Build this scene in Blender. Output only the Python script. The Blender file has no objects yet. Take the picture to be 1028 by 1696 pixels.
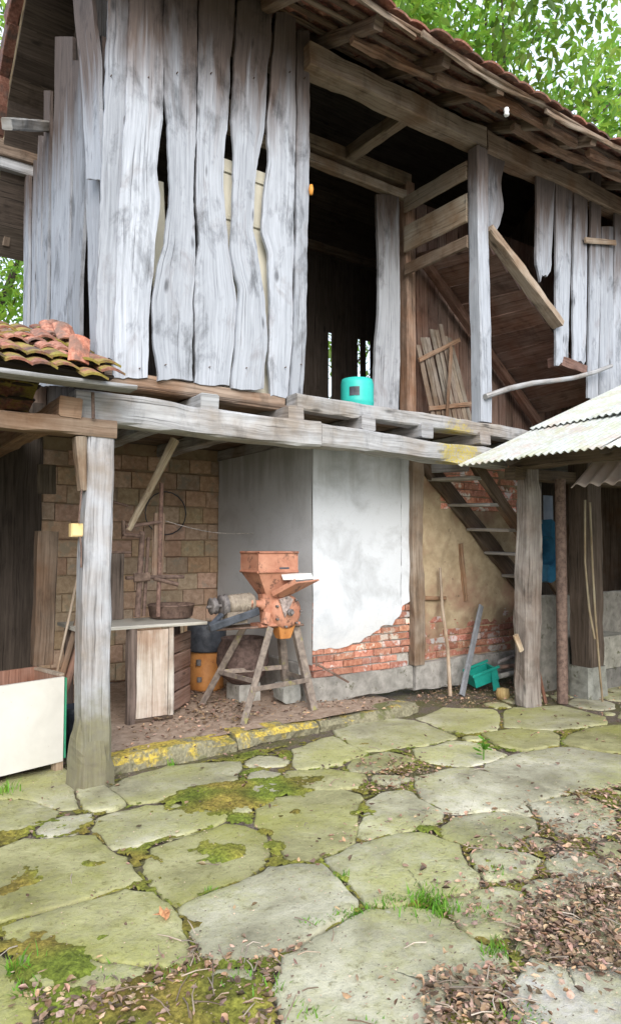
import bpy, math, random
from mathutils import Vector, noise
C = bpy.context.scene
R = random.Random(7)
# ------------------------------------------------------------------ camera
EYE = 1.6
FPX, PW, PH, HOR = 1130.0, 1028.0, 1696.0, 905.0
TH = math.atan(1636 / 1130.0)
PITCH = math.atan((HOR - PH / 2) / FPX)
cam = bpy.data.objects.new("camera", bpy.data.cameras.new("camera"))
C.collection.objects.link(cam)
cam.data.sensor_fit = 'VERTICAL'; cam.data.sensor_height = 36.0
cam.data.lens = 36.0 * FPX / PH
cam.data.clip_start = 0.05; cam.data.clip_end = 400
cam.location = (0, 0, EYE)
cam.rotation_euler = (math.pi / 2 + PITCH, 0, TH - math.pi / 2)
C.camera = cam
# ------------------------------------------------------------------ light
SUN_EL, SUN_AZ = math.radians(31), math.radians(205)   # azimuth measured from +Y clockwise
w = bpy.data.worlds.new("World"); C.world = w; w.use_nodes = True
wn = w.node_tree
bg = wn.nodes['Background']
sky = wn.nodes.new('ShaderNodeTexSky'); sky.sky_type = 'NISHITA'; sky.sun_disc = False
sky.sun_elevation = SUN_EL; sky.sun_rotation = SUN_AZ
sky.air_density = 1.0; sky.dust_density = 5.0; sky.ozone_density = 0.6
ovc = wn.nodes.new('ShaderNodeMix'); ovc.data_type = 'RGBA'; ovc.inputs[0].default_value = 0.7      # thin white overcast over the blue
wn.links.new(sky.outputs[0], ovc.inputs[6]); ovc.inputs[7].default_value = (7.3, 8.2, 9.4, 1)
wn.links.new(ovc.outputs[2], bg.inputs[0]); bg.inputs[1].default_value = 0.13
sd = bpy.data.lights.new("sun", 'SUN'); sd.energy = 1.8; sd.angle = math.radians(40); sd.color = (1, 0.98, 0.96)
so = bpy.data.objects.new("sun", sd); C.collection.objects.link(so)
sv = Vector((math.sin(SUN_AZ) * math.cos(SUN_EL), math.cos(SUN_AZ) * math.cos(SUN_EL), math.sin(SUN_EL)))
so.rotation_euler = sv.to_track_quat('Z', 'Y').to_euler(); so.location = sv * 40
C.view_settings.view_transform = 'Standard'; C.view_settings.look = 'None'
C.view_settings.gamma = 1.0; C.view_settings.use_curve_mapping = False
C.view_settings.exposure = 0.79
C.cycles.max_bounces = 10; C.cycles.diffuse_bounces = 6
# ------------------------------------------------------------------ survey helpers: photo measurement -> a point on a real plane
_fw = Vector((math.cos(TH), math.sin(TH), 0)); _rt = Vector((math.sin(TH), -math.cos(TH), 0))
_F = _fw * math.cos(PITCH) + Vector((0, 0, math.sin(PITCH))); _U = Vector((0, 0, math.cos(PITCH))) - _fw * math.sin(PITCH)
def _hit(px, py, ax, v):
    d = _F + _rt * ((px - PW / 2) / FPX) - _U * ((py - PH / 2) / FPX)
    o = Vector((0, 0, EYE)); t = (v - o[ax]) / d[ax]
    return o + d * t
def G(px, py, z=0.0): return _hit(px, py, 2, z)
def YP(px, py, y): return _hit(px, py, 1, y)
def XP(px, py, x): return _hit(px, py, 0, x)
# ------------------------------------------------------------------ objects
def link(o): C.collection.objects.link(o); return o
def tag(o, label=None, cat=None, group=None, kind=None):
    if label: o['label'] = label
    if cat: o['category'] = cat
    if group: o['group'] = group
    if kind: o['kind'] = kind
    return o
def thing(name, label, cat, loc, group=None):
    o = link(bpy.data.objects.new(name, None)); o.location = loc; o.empty_display_size = 0.2
    return tag(o, label, cat, group)
def wloc(o):
    v = Vector((0, 0, 0))
    while o is not None: v += o.location; o = o.parent
    return v
def nz(p, s=1.0, seed=0.0): return noise.noise(Vector((p[0] * s + seed * 17.3, p[1] * s - seed * 9.1, p[2] * s + seed * 5.7)))
class MB:
    def __init__(s): s.v = []; s.f = []; s.uv = []; s.c = []; s.sm = []
    def add(s, vs, fs, uvs=None, tint=(1, 1, 1), smooth=False):
        b = len(s.v); s.v += [Vector(v) for v in vs]
        tl = tint if isinstance(tint, list) else [tint] * len(vs)
        s.c += tl
        for i, f in enumerate(fs):
            s.f.append([b + k for k in f]); s.sm.append(smooth)
            s.uv.append(uvs[i] if uvs else None)
    def build(s, name, mat, parent=None, base=None):
        org = wloc(parent) if parent else Vector(base or (0, 0, 0))
        me = bpy.data.meshes.new(name)
        me.from_pydata([tuple(v - org) for v in s.v], [], s.f)
        uvl = me.uv_layers.new(name='UVMap')
        flat = []
        for fi, f in enumerate(s.f):
            u = s.uv[fi]
            if u is None:
                for k in f: flat += [s.v[k].z, s.v[k].x + s.v[k].y]
            else:
                for q in u: flat += [q[0], q[1]]
        uvl.data.foreach_set('uv', flat)
        ca = me.color_attributes.new('tint', 'FLOAT_COLOR', 'POINT')
        cf = []
        for c in s.c: cf += [c[0], c[1], c[2], 1.0]
        ca.data.foreach_set('color', cf)
        me.polygons.foreach_set('use_smooth', s.sm)
        me.materials.append(mat); me.update()
        o = link(bpy.data.objects.new(name, me))
        if parent: o.parent = parent
        else: o.location = org
        return o
def rt(a=0.82, b=1.12, hue=0.03):
    k = R.uniform(a, b); return (k * (1 + R.uniform(-hue, hue)), k, k * (1 + R.uniform(-hue, hue)))
def frame(p0, p1, up=None):
    d = (p1 - p0).normalized()
    up = Vector(up) if up else (Vector((0, 0, 1)) if abs(d.z) < 0.9 else Vector((0, 1, 0)))
    a = d.cross(up).normalized(); b = a.cross(d).normalized()
    return d, a, b
def beam(mb, p0, p1, w, h, rough=0.006, cham=0.012, bow=0.0, up=None, tint=None, step=0.12, taper=1.0):
    """a hewn timber: chamfered section, uneven along its length"""
    p0 = Vector(p0); p1 = Vector(p1); d, a, b = frame(p0, p1, up); L = (p1 - p0).length
    n = max(2, int(L / step)); sd_ = R.uniform(0, 90); tint = tint or rt(); vo = R.uniform(0, 40)
    c = min(cham, w * 0.3, h * 0.3); hw, hh = w / 2, h / 2
    sec = [(-hw + c, -hh), (hw - c, -hh), (hw, -hh + c), (hw, hh - c), (hw - c, hh), (-hw + c, hh), (-hw, hh - c), (-hw, -hh + c)]
    per = [0]
    for k in range(8):
        q, r_ = sec[k], sec[(k + 1) % 8]; per.append(per[-1] + math.hypot(q[0] - r_[0], q[1] - r_[1]))
    vs, fs, uv = [], [], []
    for i in range(n + 1):
        t = i / n; ctr = p0 + d * (L * t)
        s = 1 + (taper - 1) * t
        off = a * (nz((t * L * .7, 0, 0), 1, sd_) * bow) + b * (nz((t * L * .7, 5, 0), 1, sd_) * bow)
        for k, (x, y) in enumerate(sec):
            j = nz((t * L * 3, k * 1.7, 0), 1, sd_) * rough * 1.6 + nz((t * L * 9, k * 2.7, 4), 1, sd_) * rough * .7
            m = math.hypot(x, y); g = (m * s + j) / m
            vs.append(ctr + off + a * x * g + b * y * g)
    for i in range(n):
        for k in range(8):
            k2 = (k + 1) % 8
            fs.append([i * 8 + k, i * 8 + k2, (i + 1) * 8 + k2, (i + 1) * 8 + k])
            u0, u1 = L * i / n + vo, L * (i + 1) / n + vo
            uv.append([(u0, per[k] + vo), (u0, per[k + 1] + vo), (u1, per[k + 1] + vo), (u1, per[k] + vo)])
    for base, rev in ((0, True), (n * 8, False)):
        f = [base + k for k in range(8)]
        q = [(sec[k][0] * .35 + vo, sec[k][1] + vo) for k in range(8)]
        if rev: f = f[::-1]; q = q[::-1]
        fs.append(f); uv.append(q)
    mb.add(vs, fs, uv, tint)
def lerp_rows(pts, py):
    pts = sorted(pts, key=lambda q: q[1])
    if py <= pts[0][1]: return pts[0][0]
    for a, b in zip(pts, pts[1:]):
        if py <= b[1]:
            t = (py - a[1]) / max(1e-6, b[1] - a[1]); t = t * t * (3 - 2 * t) * .5 + t * .5
            return a[0] + (b[0] - a[0]) * t
    return pts[-1][0]
def board(mb, left, right, P, nrm, thick=0.028, top=None, bot=None, tint=None, warp=0.014, jag=5, nx=6, dy=11):
    """an irregular plank: its two edges were measured in the photograph, P puts them on the wall's plane"""
    y0 = top if top is not None else min(q[1] for q in left); y1 = bot if bot is not None else max(q[1] for q in left)
    n = max(3, int((y1 - y0) / dy)); nrm = Vector(nrm); sd_ = R.uniform(0, 90); vo = R.uniform(0, 40); tint = tint or rt()
    grid = []
    for i in range(n + 1):
        py = y0 + (y1 - y0) * i / n; row = []
        xl, xr = lerp_rows(left, py), lerp_rows(right, py)
        for k in range(nx):
            t = k / (nx - 1); yy = py
            if i == n: yy += nz((t * 3.3, 0, 1), 1, sd_) * jag + nz((t * 9, 0, 1), 1, sd_) * jag * .6
            q = P(xl + (xr - xl) * t, yy)
            e = nz((q.z * 4, k, 0), 1, sd_) * .010 + nz((q.z * 14, k, 0), 1, sd_) * .006 + nz((q.z * 37, k, 0), 1, sd_) * .003
            side = Vector((0, 0, 1)).cross(nrm).normalized()
            if k in (0, nx - 1): q = q + side * e
            q = q + nrm * (nz((q.z * .7, t * .6, 0), 1, sd_) * warp + nz((q.z * 2.5, t * 2.5, 3), 1, sd_) * warp * .3 + (t - .5) ** 2 * .02 * (1 if sd_ > 45 else -1))
            row.append(q)
        grid.append(row)
    vs = [q for r_ in grid for q in r_]; fs, uv = [], []
    ww = (grid[0][-1] - grid[0][0]).length
    U = lambda q: q.z + vo
    for i in range(n):
        for k in range(nx - 1):
            a, b, c_, d_ = i * nx + k, i * nx + k + 1, (i + 1) * nx + k + 1, (i + 1) * nx + k
            fs.append([a, d_, c_, b])
            v0, v1 = vo + ww * k / (nx - 1), vo + ww * (k + 1) / (nx - 1)
            uv.append([(U(vs[a]), v0), (U(vs[d_]), v0), (U(vs[c_]), v1), (U(vs[b]), v1)])
    mb.add(vs, fs, uv, tint, smooth=True)
    bk = [q - nrm * thick for q in vs]
    mb.add(bk, [f[::-1] for f in fs], [u[::-1] for u in uv], tint, smooth=True)
    loop = [i * nx for i in range(n + 1)] + [n * nx + k for k in range(1, nx)] + [i * nx + nx - 1 for i in range(n - 1, -1, -1)] + [k for k in range(nx - 2, 0, -1)]
    ev = [vs[k] for k in loop] + [bk[k] for k in loop]; m = len(loop)
    mb.add(ev, [[k, k + m, (k + 1) % m + m, (k + 1) % m] for k in range(m)],
           [[(U(ev[k]), vo), (U(ev[k]), vo + thick), (U(ev[(k + 1) % m]), vo + thick), (U(ev[(k + 1) % m]), vo)] for k in range(m)], tint)
def tube(mb, pts, rad, ns=8, tint=None, caps=True, rough=0.0):
    pts = [Vector(p) for p in pts]; n = len(pts); rad = rad if isinstance(rad, (list, tuple)) else [rad] * n
    vs, fs, uv = [], [], []; L = 0; vo = R.uniform(0, 40); prev = None; Ls = []
    for i, p in enumerate(pts):
        d = (pts[min(i + 1, n - 1)] - pts[max(i - 1, 0)]).normalized()
        if prev is None: a = d.orthogonal().normalized()
        else: a = (prev - d * prev.dot(d)).normalized()
        prev = a; b = d.cross(a)
        if i: L += (p - pts[i - 1]).length
        Ls.append(L)
        for k in range(ns):
            t = 2 * math.pi * k / ns; r_ = rad[i] * (1 + rough * nz((L * 5, k, 0), 1, vo))
            vs.append(p + a * math.cos(t) * r_ + b * math.sin(t) * r_)
    for i in range(n - 1):
        for k in range(ns):
            k2 = (k + 1) % ns; fs.append([i * ns + k, i * ns + k2, (i + 1) * ns + k2, (i + 1) * ns + k])
            w_ = 6.28 * rad[i] / ns
            uv.append([(Ls[i] + vo, vo + k * w_), (Ls[i] + vo, vo + (k + 1) * w_), (Ls[i + 1] + vo, vo + (k + 1) * w_), (Ls[i + 1] + vo, vo + k * w_)])
    mb.add(vs, fs, uv, tint or (1, 1, 1), smooth=True)
    if caps:
        mb.add(vs[:ns], [list(range(ns))[::-1]], [[(0, 0)] * ns], tint or (1, 1, 1)); mb.add(vs[-ns:], [list(range(ns))], [[(0, 0)] * ns], tint or (1, 1, 1))
def lathe(mb, ctr, prof, axis=(0, 0, 1), ns=28, tint=(1, 1, 1), smooth=True):
    ctr = Vector(ctr); ax = Vector(axis).normalized(); a = ax.orthogonal().normalized(); b = ax.cross(a)
    vs = []; fs = []; uv = []
    for (r_, h) in prof:
        for k in range(ns):
            t = 2 * math.pi * k / ns; vs.append(ctr + ax * h + a * math.cos(t) * r_ + b * math.sin(t) * r_)
    for i in range(len(prof) - 1):
        for k in range(ns):
            k2 = (k + 1) % ns; fs.append([i * ns + k, i * ns + k2, (i + 1) * ns + k2, (i + 1) * ns + k])
            uv.append([(prof[i][1], k * .05), (prof[i][1], k * .05 + .05), (prof[i + 1][1], k * .05 + .05), (prof[i + 1][1], k * .05)])
    mb.add(vs, fs, uv, tint, smooth)
def box(mb, lo, hi, tint=None, cham=0.004):
    lo = Vector(lo); hi = Vector(hi); c = (lo + hi) / 2; s = hi - lo
    k = max(range(3), key=lambda i: s[i])
    e = [0, 0, 0]; e[k] = s[k] / 2; e = Vector(e)
    up = (0, 0, 1) if k != 2 else (0, 1, 0)
    d, a, b = frame(c - e, c + e, up)
    w = abs(Vector(a).dot(s)); h = abs(Vector(b).dot(s))
    beam(mb, c - e, c + e, w, h, rough=0.0, cham=cham, up=up, tint=tint or (1, 1, 1), step=10)
def prism(mb, poly, ext, tint=(1, 1, 1)):
    """polygon (3-D points) extruded by vector ext"""
    p = [Vector(q) for q in poly]; e = Vector(ext); n = len(p)
    mb.add(p + [q + e for q in p], [list(range(n))[::-1], list(range(n, 2 * n))] + [[k, (k + 1) % n, (k + 1) % n + n, k + n] for k in range(n)], None, tint)
# ------------------------------------------------------------------ materials
def new_mat(name):
    m = bpy.data.materials.new(name); m.use_nodes = True; nt = m.node_tree
    return m, nt, nt.nodes['Principled BSDF']
def nd(nt, t, **kw):
    n = nt.nodes.new('ShaderNode' + t)
    for k, v in kw.items():
        if isinstance(v, bpy.types.NodeSocket): nt.links.new(v, n.inputs[k.replace('_', ' ')])
        elif k in n.inputs or k.replace('_', ' ') in n.inputs: n.inputs[k.replace('_', ' ')].default_value = v
        else: setattr(n, k, v)
    return n
def ramp(nt, fac, stops, interp='LINEAR'):
    n = nt.nodes.new('ShaderNodeValToRGB'); n.color_ramp.interpolation = interp
    e = n.color_ramp.elements
    while len(e) < len(stops): e.new(0.5)
    for q, (p, c) in zip(e, stops):
        q.position = p; q.color = (c, c, c, 1) if isinstance(c, (int, float)) else (*c, 1)
    nt.links.new(fac, n.inputs[0]); return n.outputs[0]
def mix(nt, fac, a, b, mode='MIX'):
    n = nt.nodes.new('ShaderNodeMix'); n.data_type = 'RGBA'; n.blend_type = mode
    for s, i in ((fac, 0), (a, 6), (b, 7)):
        if isinstance(s, bpy.types.NodeSocket): nt.links.new(s, n.inputs[i])
        else: n.inputs[i].default_value = s if i == 0 else (*s, 1)
    return n.outputs[2]
def math_(nt, op, a, b=0.0):
    n = nt.nodes.new('ShaderNodeMath'); n.operation = op
    for i, s in enumerate((a, b)):
        if isinstance(s, bpy.types.NodeSocket): nt.links.new(s, n.inputs[i])
        else: n.inputs[i].default_value = s
    return n.outputs[0]
def noise_(nt, vec, scale, detail=5, rough=.6, dist=0.0):
    n = nd(nt, 'TexNoise'); n.inputs['Scale'].default_value = scale; n.inputs['Detail'].default_value = detail
    n.inputs['Roughness'].default_value = rough; n.inputs['Distortion'].default_value = dist
    nt.links.new(vec, n.inputs['Vector']); return n.outputs[0]
def mapped(nt, vec, scale=(1, 1, 1), loc=(0, 0, 0)):
    n = nd(nt, 'Mapping'); n.inputs['Scale'].default_value = scale; n.inputs['Location'].default_value = loc
    nt.links.new(vec, n.inputs['Vector']); return n.outputs[0]
def pos(nt): return nd(nt, 'NewGeometry').outputs['Position']
def tint_mul(nt, col):
    a = nd(nt, 'VertexColor'); a.layer_name = 'tint'
    return mix(nt, 1.0, col, a.outputs[0], 'MULTIPLY')
def bump(nt, b, h, strength=.4, dist=.01):
    n = nd(nt, 'Bump'); n.inputs['Strength'].default_value = strength; n.inputs['Distance'].default_value = dist
    nt.links.new(h, n.inputs['Height']); nt.links.new(n.outputs[0], b.inputs['Normal'])
def wood(name, dark, mid, light, brown=None, zband=None, rough=.85, crack=1.0, lichen=None, base_moss=None, bumps=.5, blot=.62):
    m, nt, b = new_mat(name)
    uv = nd(nt, 'UVMap').outputs[0]
    wob = noise_(nt, mapped(nt, uv, (1.3, 5, 1)), 1, 3)
    vec = nd(nt, 'VectorMath', operation='ADD')
    cmb = nd(nt, 'CombineXYZ'); nt.links.new(math_(nt, 'MULTIPLY', math_(nt, 'SUBTRACT', wob, .5), .065), cmb.inputs[1])
    nt.links.new(uv, vec.inputs[0]); nt.links.new(cmb.outputs[0], vec.inputs[1]); uvw = vec.outputs[0]
    g1 = noise_(nt, mapped(nt, uvw, (1.6, 42, 1)), 1, 8, .65)
    g2 = noise_(nt, mapped(nt, uvw, (.7, 7, 1)), 1, 5, .6, .5)
    g3 = noise_(nt, mapped(nt, uvw, (1.1, 60, 1), (9, 3, 0)), 1, 3, .5)
    g4 = noise_(nt, mapped(nt, uv, (2.2, 4.5, 1), (3, 8, 0)), 1, 6, .65, .8)
    f = math_(nt, 'ADD', math_(nt, 'MULTIPLY', g1, .6), math_(nt, 'ADD', math_(nt, 'MULTIPLY', g2, .2), math_(nt, 'MULTIPLY', g4, .2)))
    col = ramp(nt, f, [(.30, dark), (.44, mid), (.60, light)])
    if brown:
        p = pos(nt)
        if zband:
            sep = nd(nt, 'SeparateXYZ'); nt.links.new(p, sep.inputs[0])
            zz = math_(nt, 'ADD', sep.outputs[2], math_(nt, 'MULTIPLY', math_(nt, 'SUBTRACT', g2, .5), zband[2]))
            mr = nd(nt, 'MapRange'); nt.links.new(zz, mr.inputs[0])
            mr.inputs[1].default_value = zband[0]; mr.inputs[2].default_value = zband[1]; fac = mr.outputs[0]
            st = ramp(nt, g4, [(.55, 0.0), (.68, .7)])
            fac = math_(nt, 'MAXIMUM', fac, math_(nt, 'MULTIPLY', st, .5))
        else:
            fac = ramp(nt, noise_(nt, p, 2.2, 5), [(.42, 0.0), (.66, .85)])
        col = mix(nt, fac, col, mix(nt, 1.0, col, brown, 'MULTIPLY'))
    # knots
    vo = nd(nt, 'TexVoronoi'); vo.inputs['Scale'].default_value = 1; nt.links.new(mapped(nt, uvw, (2.0, 6.0, 1)), vo.inputs['Vector'])
    kn = ramp(nt, vo.outputs['Distance'], [(.05, 0.25), (.14, 1.0)])
    col = mix(nt, .8, col, kn, 'MULTIPLY')
    ck = ramp(nt, g3, [(.30, .22), (.385, 1.0)])
    col = mix(nt, .85 * crack, col, ck, 'MULTIPLY')
    bl = ramp(nt, noise_(nt, mapped(nt, pos(nt), (1, 1, .45)), 5, 6, .68, .35), [(.30, blot), (.47, 1.0)])
    col = mix(nt, 1.0, col, bl, 'MULTIPLY')
    if lichen:
        p = pos(nt)
        vm = nd(nt, 'VectorMath', operation='DISTANCE'); nt.links.new(p, vm.inputs[0]); vm.inputs[1].default_value = lichen[0]
        k = math_(nt, 'SUBTRACT', 1.0, math_(nt, 'DIVIDE', vm.outputs['Value'], lichen[1]))
        k = math_(nt, 'ADD', math_(nt, 'MULTIPLY', k, .8), math_(nt, 'SUBTRACT', noise_(nt, p, 24, 6, .75), .5))
        col = mix(nt, math_(nt, 'MULTIPLY', ramp(nt, k, [(.22, 0.0), (.42, 1.0)]), ramp(nt, noise_(nt, p, 60, 5, .75), [(.42, .1), (.55, .85)])), col, lichen[2])
    if base_moss:
        sep = nd(nt, 'SeparateXYZ'); p = pos(nt); nt.links.new(p, sep.inputs[0])
        k = math_(nt, 'ADD', math_(nt, 'SUBTRACT', base_moss, sep.outputs[2]), math_(nt, 'MULTIPLY', math_(nt, 'SUBTRACT', noise_(nt, p, 9, 4), .5), .5))
        col = mix(nt, ramp(nt, k, [(-0.0, 0.0), (.3, .8)]), col, mix(nt, noise_(nt, p, 22, 3), (.10, .085, .06), (.20, .19, .08)))
    nt.links.new(tint_mul(nt, col), b.inputs['Base Color'])
    b.inputs['Roughness'].default_value = rough; b.inputs['Specular IOR Level'].default_value = .25
    h = math_(nt, 'ADD', math_(nt, 'MULTIPLY', g1, .5), math_(nt, 'ADD', math_(nt, 'MULTIPLY', ck, .6), math_(nt, 'MULTIPLY', g2, .5)))
    bump(nt, b, h, bumps, .012)
    return m
def simple(name, c0, c1, scale=12, rough=.8, spots=None, bumps=.3, metal=0.0, detail=6, lo=.35, hi=.65, big=None):
    m, nt, b = new_mat(name); p = nd(nt, 'TexCoord').outputs['Object']
    n = noise_(nt, p, scale, detail, .65, .3)
    col = ramp(nt, n, [(lo, c0), (hi, c1)])
    if big: col = mix(nt, ramp(nt, noise_(nt, p, big[1], 4), [(.45, 0.0), (.6, 1.0)]), col, big[0])
    if spots: col = mix(nt, ramp(nt, noise_(nt, mapped(nt, p, (1, 1, 1), (7, 3, 1)), spots[1], 7, .7), [(spots[2], 0.0), (spots[2] + .06, 1.0)]), col, spots[0])
    nt.links.new(tint_mul(nt, col), b.inputs['Base Color'])
    b.inputs['Roughness'].default_value = rough; b.inputs['Metallic'].default_value = metal
    b.inputs['Specular IOR Level'].default_value = .3
    bump(nt, b, n, bumps, .01); return m
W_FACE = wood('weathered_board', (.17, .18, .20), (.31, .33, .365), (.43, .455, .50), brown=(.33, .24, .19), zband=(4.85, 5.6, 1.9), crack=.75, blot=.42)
W_GREY = wood('grey_timber', (.12, .117, .115), (.27, .27, .272), (.44, .445, .455), brown=(.7, .58, .46), lichen=((5.05, 4.7, 2.55), .42, (.42, .33, .03)))
W_POST = wood('post_timber', (.14, .138, .14), (.30, .305, .315), (.46, .47, .49), brown=(.7, .58, .46), base_moss=.70)
W_BRN = wood('brown_timber', (.05, .035, .027), (.135, .10, .075), (.24, .185, .145), brown=(.8, .6, .45))
W_RED = wood('red_brown_board', (.06, .037, .029), (.165, .108, .085), (.27, .19, .157), brown=(.8, .6, .5))
W_TAN = wood('tan_timber', (.13, .10, .075), (.29, .24, .19), (.42, .37, .31), brown=(.6, .45, .33))
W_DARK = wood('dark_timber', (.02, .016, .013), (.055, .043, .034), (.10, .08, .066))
W_CREAM = wood('worn_painted_panel', (.28, .22, .17), (.50, .46, .40), (.66, .63, .58), brown=(.62, .45, .36), crack=.5)
def tile_mat(name, moss):
    m, nt, b = new_mat(name); p = pos(nt)
    n = noise_(nt, p, 30, 6, .7); col = ramp(nt, n, [(.3, (.13, .055, .038)), (.5, (.29, .125, .085)), (.7, (.42, .23, .17))])
    col = mix(nt, ramp(nt, noise_(nt, p, 6, 5), [(.5, 0.0), (.62, .75)]), col, (.10, .085, .075))
    col = tint_mul(nt, col)
    if moss:
        k = noise_(nt, mapped(nt, p, (1, 1, 1), (4, 2, 9)), 4.5, 6, .65)
        col = mix(nt, ramp(nt, k, [(.46, 0.0), (.56, .9)]), col, mix(nt, noise_(nt, p, 40, 2), (.12, .10, .02), (.42, .36, .07)))
    nt.links.new(col, b.inputs['Base Color']); b.inputs['Roughness'].default_value = .9
    bump(nt, b, n, .5, .01); return m
TILE = tile_mat('clay_tile', False); TILE_M = tile_mat('mossy_clay_tile', True)
def plaster_mat(name, base, dirt, shade_z):
    m, nt, b = new_mat(name); p = pos(nt)
    n = noise_(nt, p, 3.0, 7, .65, .4); n2 = noise_(nt, mapped(nt, p, (7, 7, .8)), 1, 5, .6); n3 = noise_(nt, p, 45, 4)
    col = ramp(nt, n, [(.3, dirt), (.52, base)])
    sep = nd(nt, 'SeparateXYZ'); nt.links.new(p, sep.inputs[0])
    k = math_(nt, 'ADD', math_(nt, 'SUBTRACT', sep.outputs[2], shade_z), math_(nt, 'MULTIPLY', math_(nt, 'SUBTRACT', n2, .5), 1.6))
    col = mix(nt, ramp(nt, k, [(-.25, 0.0), (.5, .65)]), col, (.26, .26, .25))  # shade below the loft floor painted in: greyer toward the wall top
    k2 = math_(nt, 'ADD', math_(nt, 'SUBTRACT', .95, sep.outputs[2]), math_(nt, 'MULTIPLY', math_(nt, 'SUBTRACT', n, .5), 1.2))
    col = mix(nt, ramp(nt, k2, [(-.1, 0.0), (.45, .5)]), col, (.48, .44, .38))
    col = mix(nt, ramp(nt, n3, [(.25, .5), (.36, 0.0)]), col, (.3, .29, .27))
    vo = nd(nt, 'TexVoronoi', feature='DISTANCE_TO_EDGE'); vo.inputs['Scale'].default_value = 1.3
    wv = nd(nt, 'VectorMath', operation='ADD'); nn = nd(nt, 'TexNoise'); nn.inputs['Scale'].default_value = 3; nt.links.new(p, nn.inputs['Vector'])
    nt.links.new(p, wv.inputs[0]); nt.links.new(nn.outputs[1], wv.inputs[1]); nt.links.new(wv.outputs[0], vo.inputs['Vector'])
    col = mix(nt, ramp(nt, vo.outputs['Distance'], [(.002, .12), (.006, 0.0)]), col, (.3, .29, .28))
    nt.links.new(col, b.inputs['Base Color']); b.inputs['Roughness'].default_value = .92
    bump(nt, b, math_(nt, 'ADD', n, math_(nt, 'MULTIPLY', n3, .3)), .35, .02); return m
PLASTER = plaster_mat('white_plaster', (.58, .61, .65), (.42, .44, .465), 2.2)
PLASTER_G = plaster_mat('grey_plaster', (.56, .58, .605), (.46, .475, .495), 2.2)  # same plaster, slightly greyer, for the side wall
BRICK = simple('brick', (.30, .115, .075), (.52, .26, .185), 26, .92, spots=((.56, .50, .46), 7, .53), bumps=.8)
BLOCK = simple('clay_block', (.36, .25, .165), (.54, .40, .28), 18, .92, spots=((.36, .30, .22), 6, .56), bumps=.6)
MORTAR = simple('mortar', (.30, .28, .25), (.46, .44, .41), 30, .95, bumps=.6)
MUD = simple('mud_plaster', (.32, .245, .155), (.48, .385, .26), 7, .95, spots=((.17, .12, .08), 11, .62), bumps=.5, big=((.30, .19, .13), 2.0))
CONC = simple('old_concrete', (.22, .215, .195), (.40, .39, .36), 9, .95, spots=((.13, .13, .09), 7, .6), bumps=.6)
KERB = None
def stone_mat():
    m, nt, b = new_mat('flagstone'); p = pos(nt)
    n = noise_(nt, p, 2.2, 8, .62, .3); n2 = noise_(nt, p, 16, 7, .7); n3 = noise_(nt, mapped(nt, p, (1, 1, 1), (5, 9, 2)), 1.1, 5)
    n4 = noise_(nt, p, 75, 4, .7)
    col = ramp(nt, n, [(.32, (.20, .19, .13)), (.5, (.345, .335, .24)), (.68, (.50, .485, .385))])
    alg = ramp(nt, math_(nt, 'ADD', math_(nt, 'MULTIPLY', n3, .7), math_(nt, 'MULTIPLY', n2, .3)), [(.44, 0.0), (.60, .75)])
    col = mix(nt, alg, col, mix(nt, n2, (.26, .27, .085), (.41, .415, .15)))
    col = mix(nt, ramp(nt, n2, [(.56, 0.0), (.68, .65)]), col, (.13, .115, .075))
    col = mix(nt, ramp(nt, n4, [(.28, .5), (.40, 0.0)]), col, (.14, .13, .10))
    vo = nd(nt, 'TexVoronoi'); vo.inputs['Scale'].default_value = 5.5; nt.links.new(p, vo.inputs['Vector'])
    col = mix(nt, ramp(nt, math_(nt, 'ADD', vo.outputs['Distance'], math_(nt, 'MULTIPLY', n2, .25)), [(.16, .6), (.20, 0.0)]), col, (.42, .41, .36))
    ck = math_(nt, 'ABSOLUTE', math_(nt, 'SUBTRACT', noise_(nt, mapped(nt, p, (1, 1, 1), (2, 7, 4)), 1.7, 4, .55, .5), .5))
    ckm = math_(nt, 'MULTIPLY', ramp(nt, ck, [(.002, 1.0), (.007, 0.0)]), ramp(nt, n3, [(.48, 0.0), (.56, 1.0)]))
    col = mix(nt, math_(nt, 'MULTIPLY', ckm, .0), col, (.09, .08, .06))
    n5 = noise_(nt, p, 38, 8, .8); col = mix(nt, 1.0, col, ramp(nt, n5, [(.30, .6), (.44, 1.06), (.60, 1.1), (.72, 1.4)]), 'MULTIPLY')
    nt.links.new(tint_mul(nt, col), b.inputs['Base Color']); b.inputs['Roughness'].default_value = .88
    b.inputs['Specular IOR Level'].default_value = .25
    bump(nt, b, math_(nt, 'ADD', math_(nt, 'MULTIPLY', n, 1.2), math_(nt, 'ADD', math_(nt, 'MULTIPLY', n2, .5), math_(nt, 'SUBTRACT', math_(nt, 'MULTIPLY', n5, .5), math_(nt, 'MULTIPLY', ckm, .12)))), .7, .03); return m
STONE = stone_mat()
def soil_mat():
    m, nt, b = new_mat('yard_soil'); p = pos(nt)
    n = noise_(nt, p, 9, 7, .7); n2 = noise_(nt, p, 1.6, 5); n3 = noise_(nt, p, 60, 5, .75)
    col = ramp(nt, n3, [(.3, (.055, .042, .032)), (.5, (.15, .115, .09)), (.72, (.30, .25, .205))])
    col = mix(nt, ramp(nt, math_(nt, 'ADD', math_(nt, 'MULTIPLY', n2, .6), math_(nt, 'MULTIPLY', n, .4)), [(.46, 0.0), (.56, .85)]), col, ramp(nt, n3, [(.3, (.05, .055, .012)), (.65, (.18, .17, .045))]))
    nt.links.new(col, b.inputs['Base Color']); b.inputs['Roughness'].default_value = .95
    bump(nt, b, math_(nt, 'ADD', n, n3), .8, .03); return m
SOIL = soil_mat()
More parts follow.
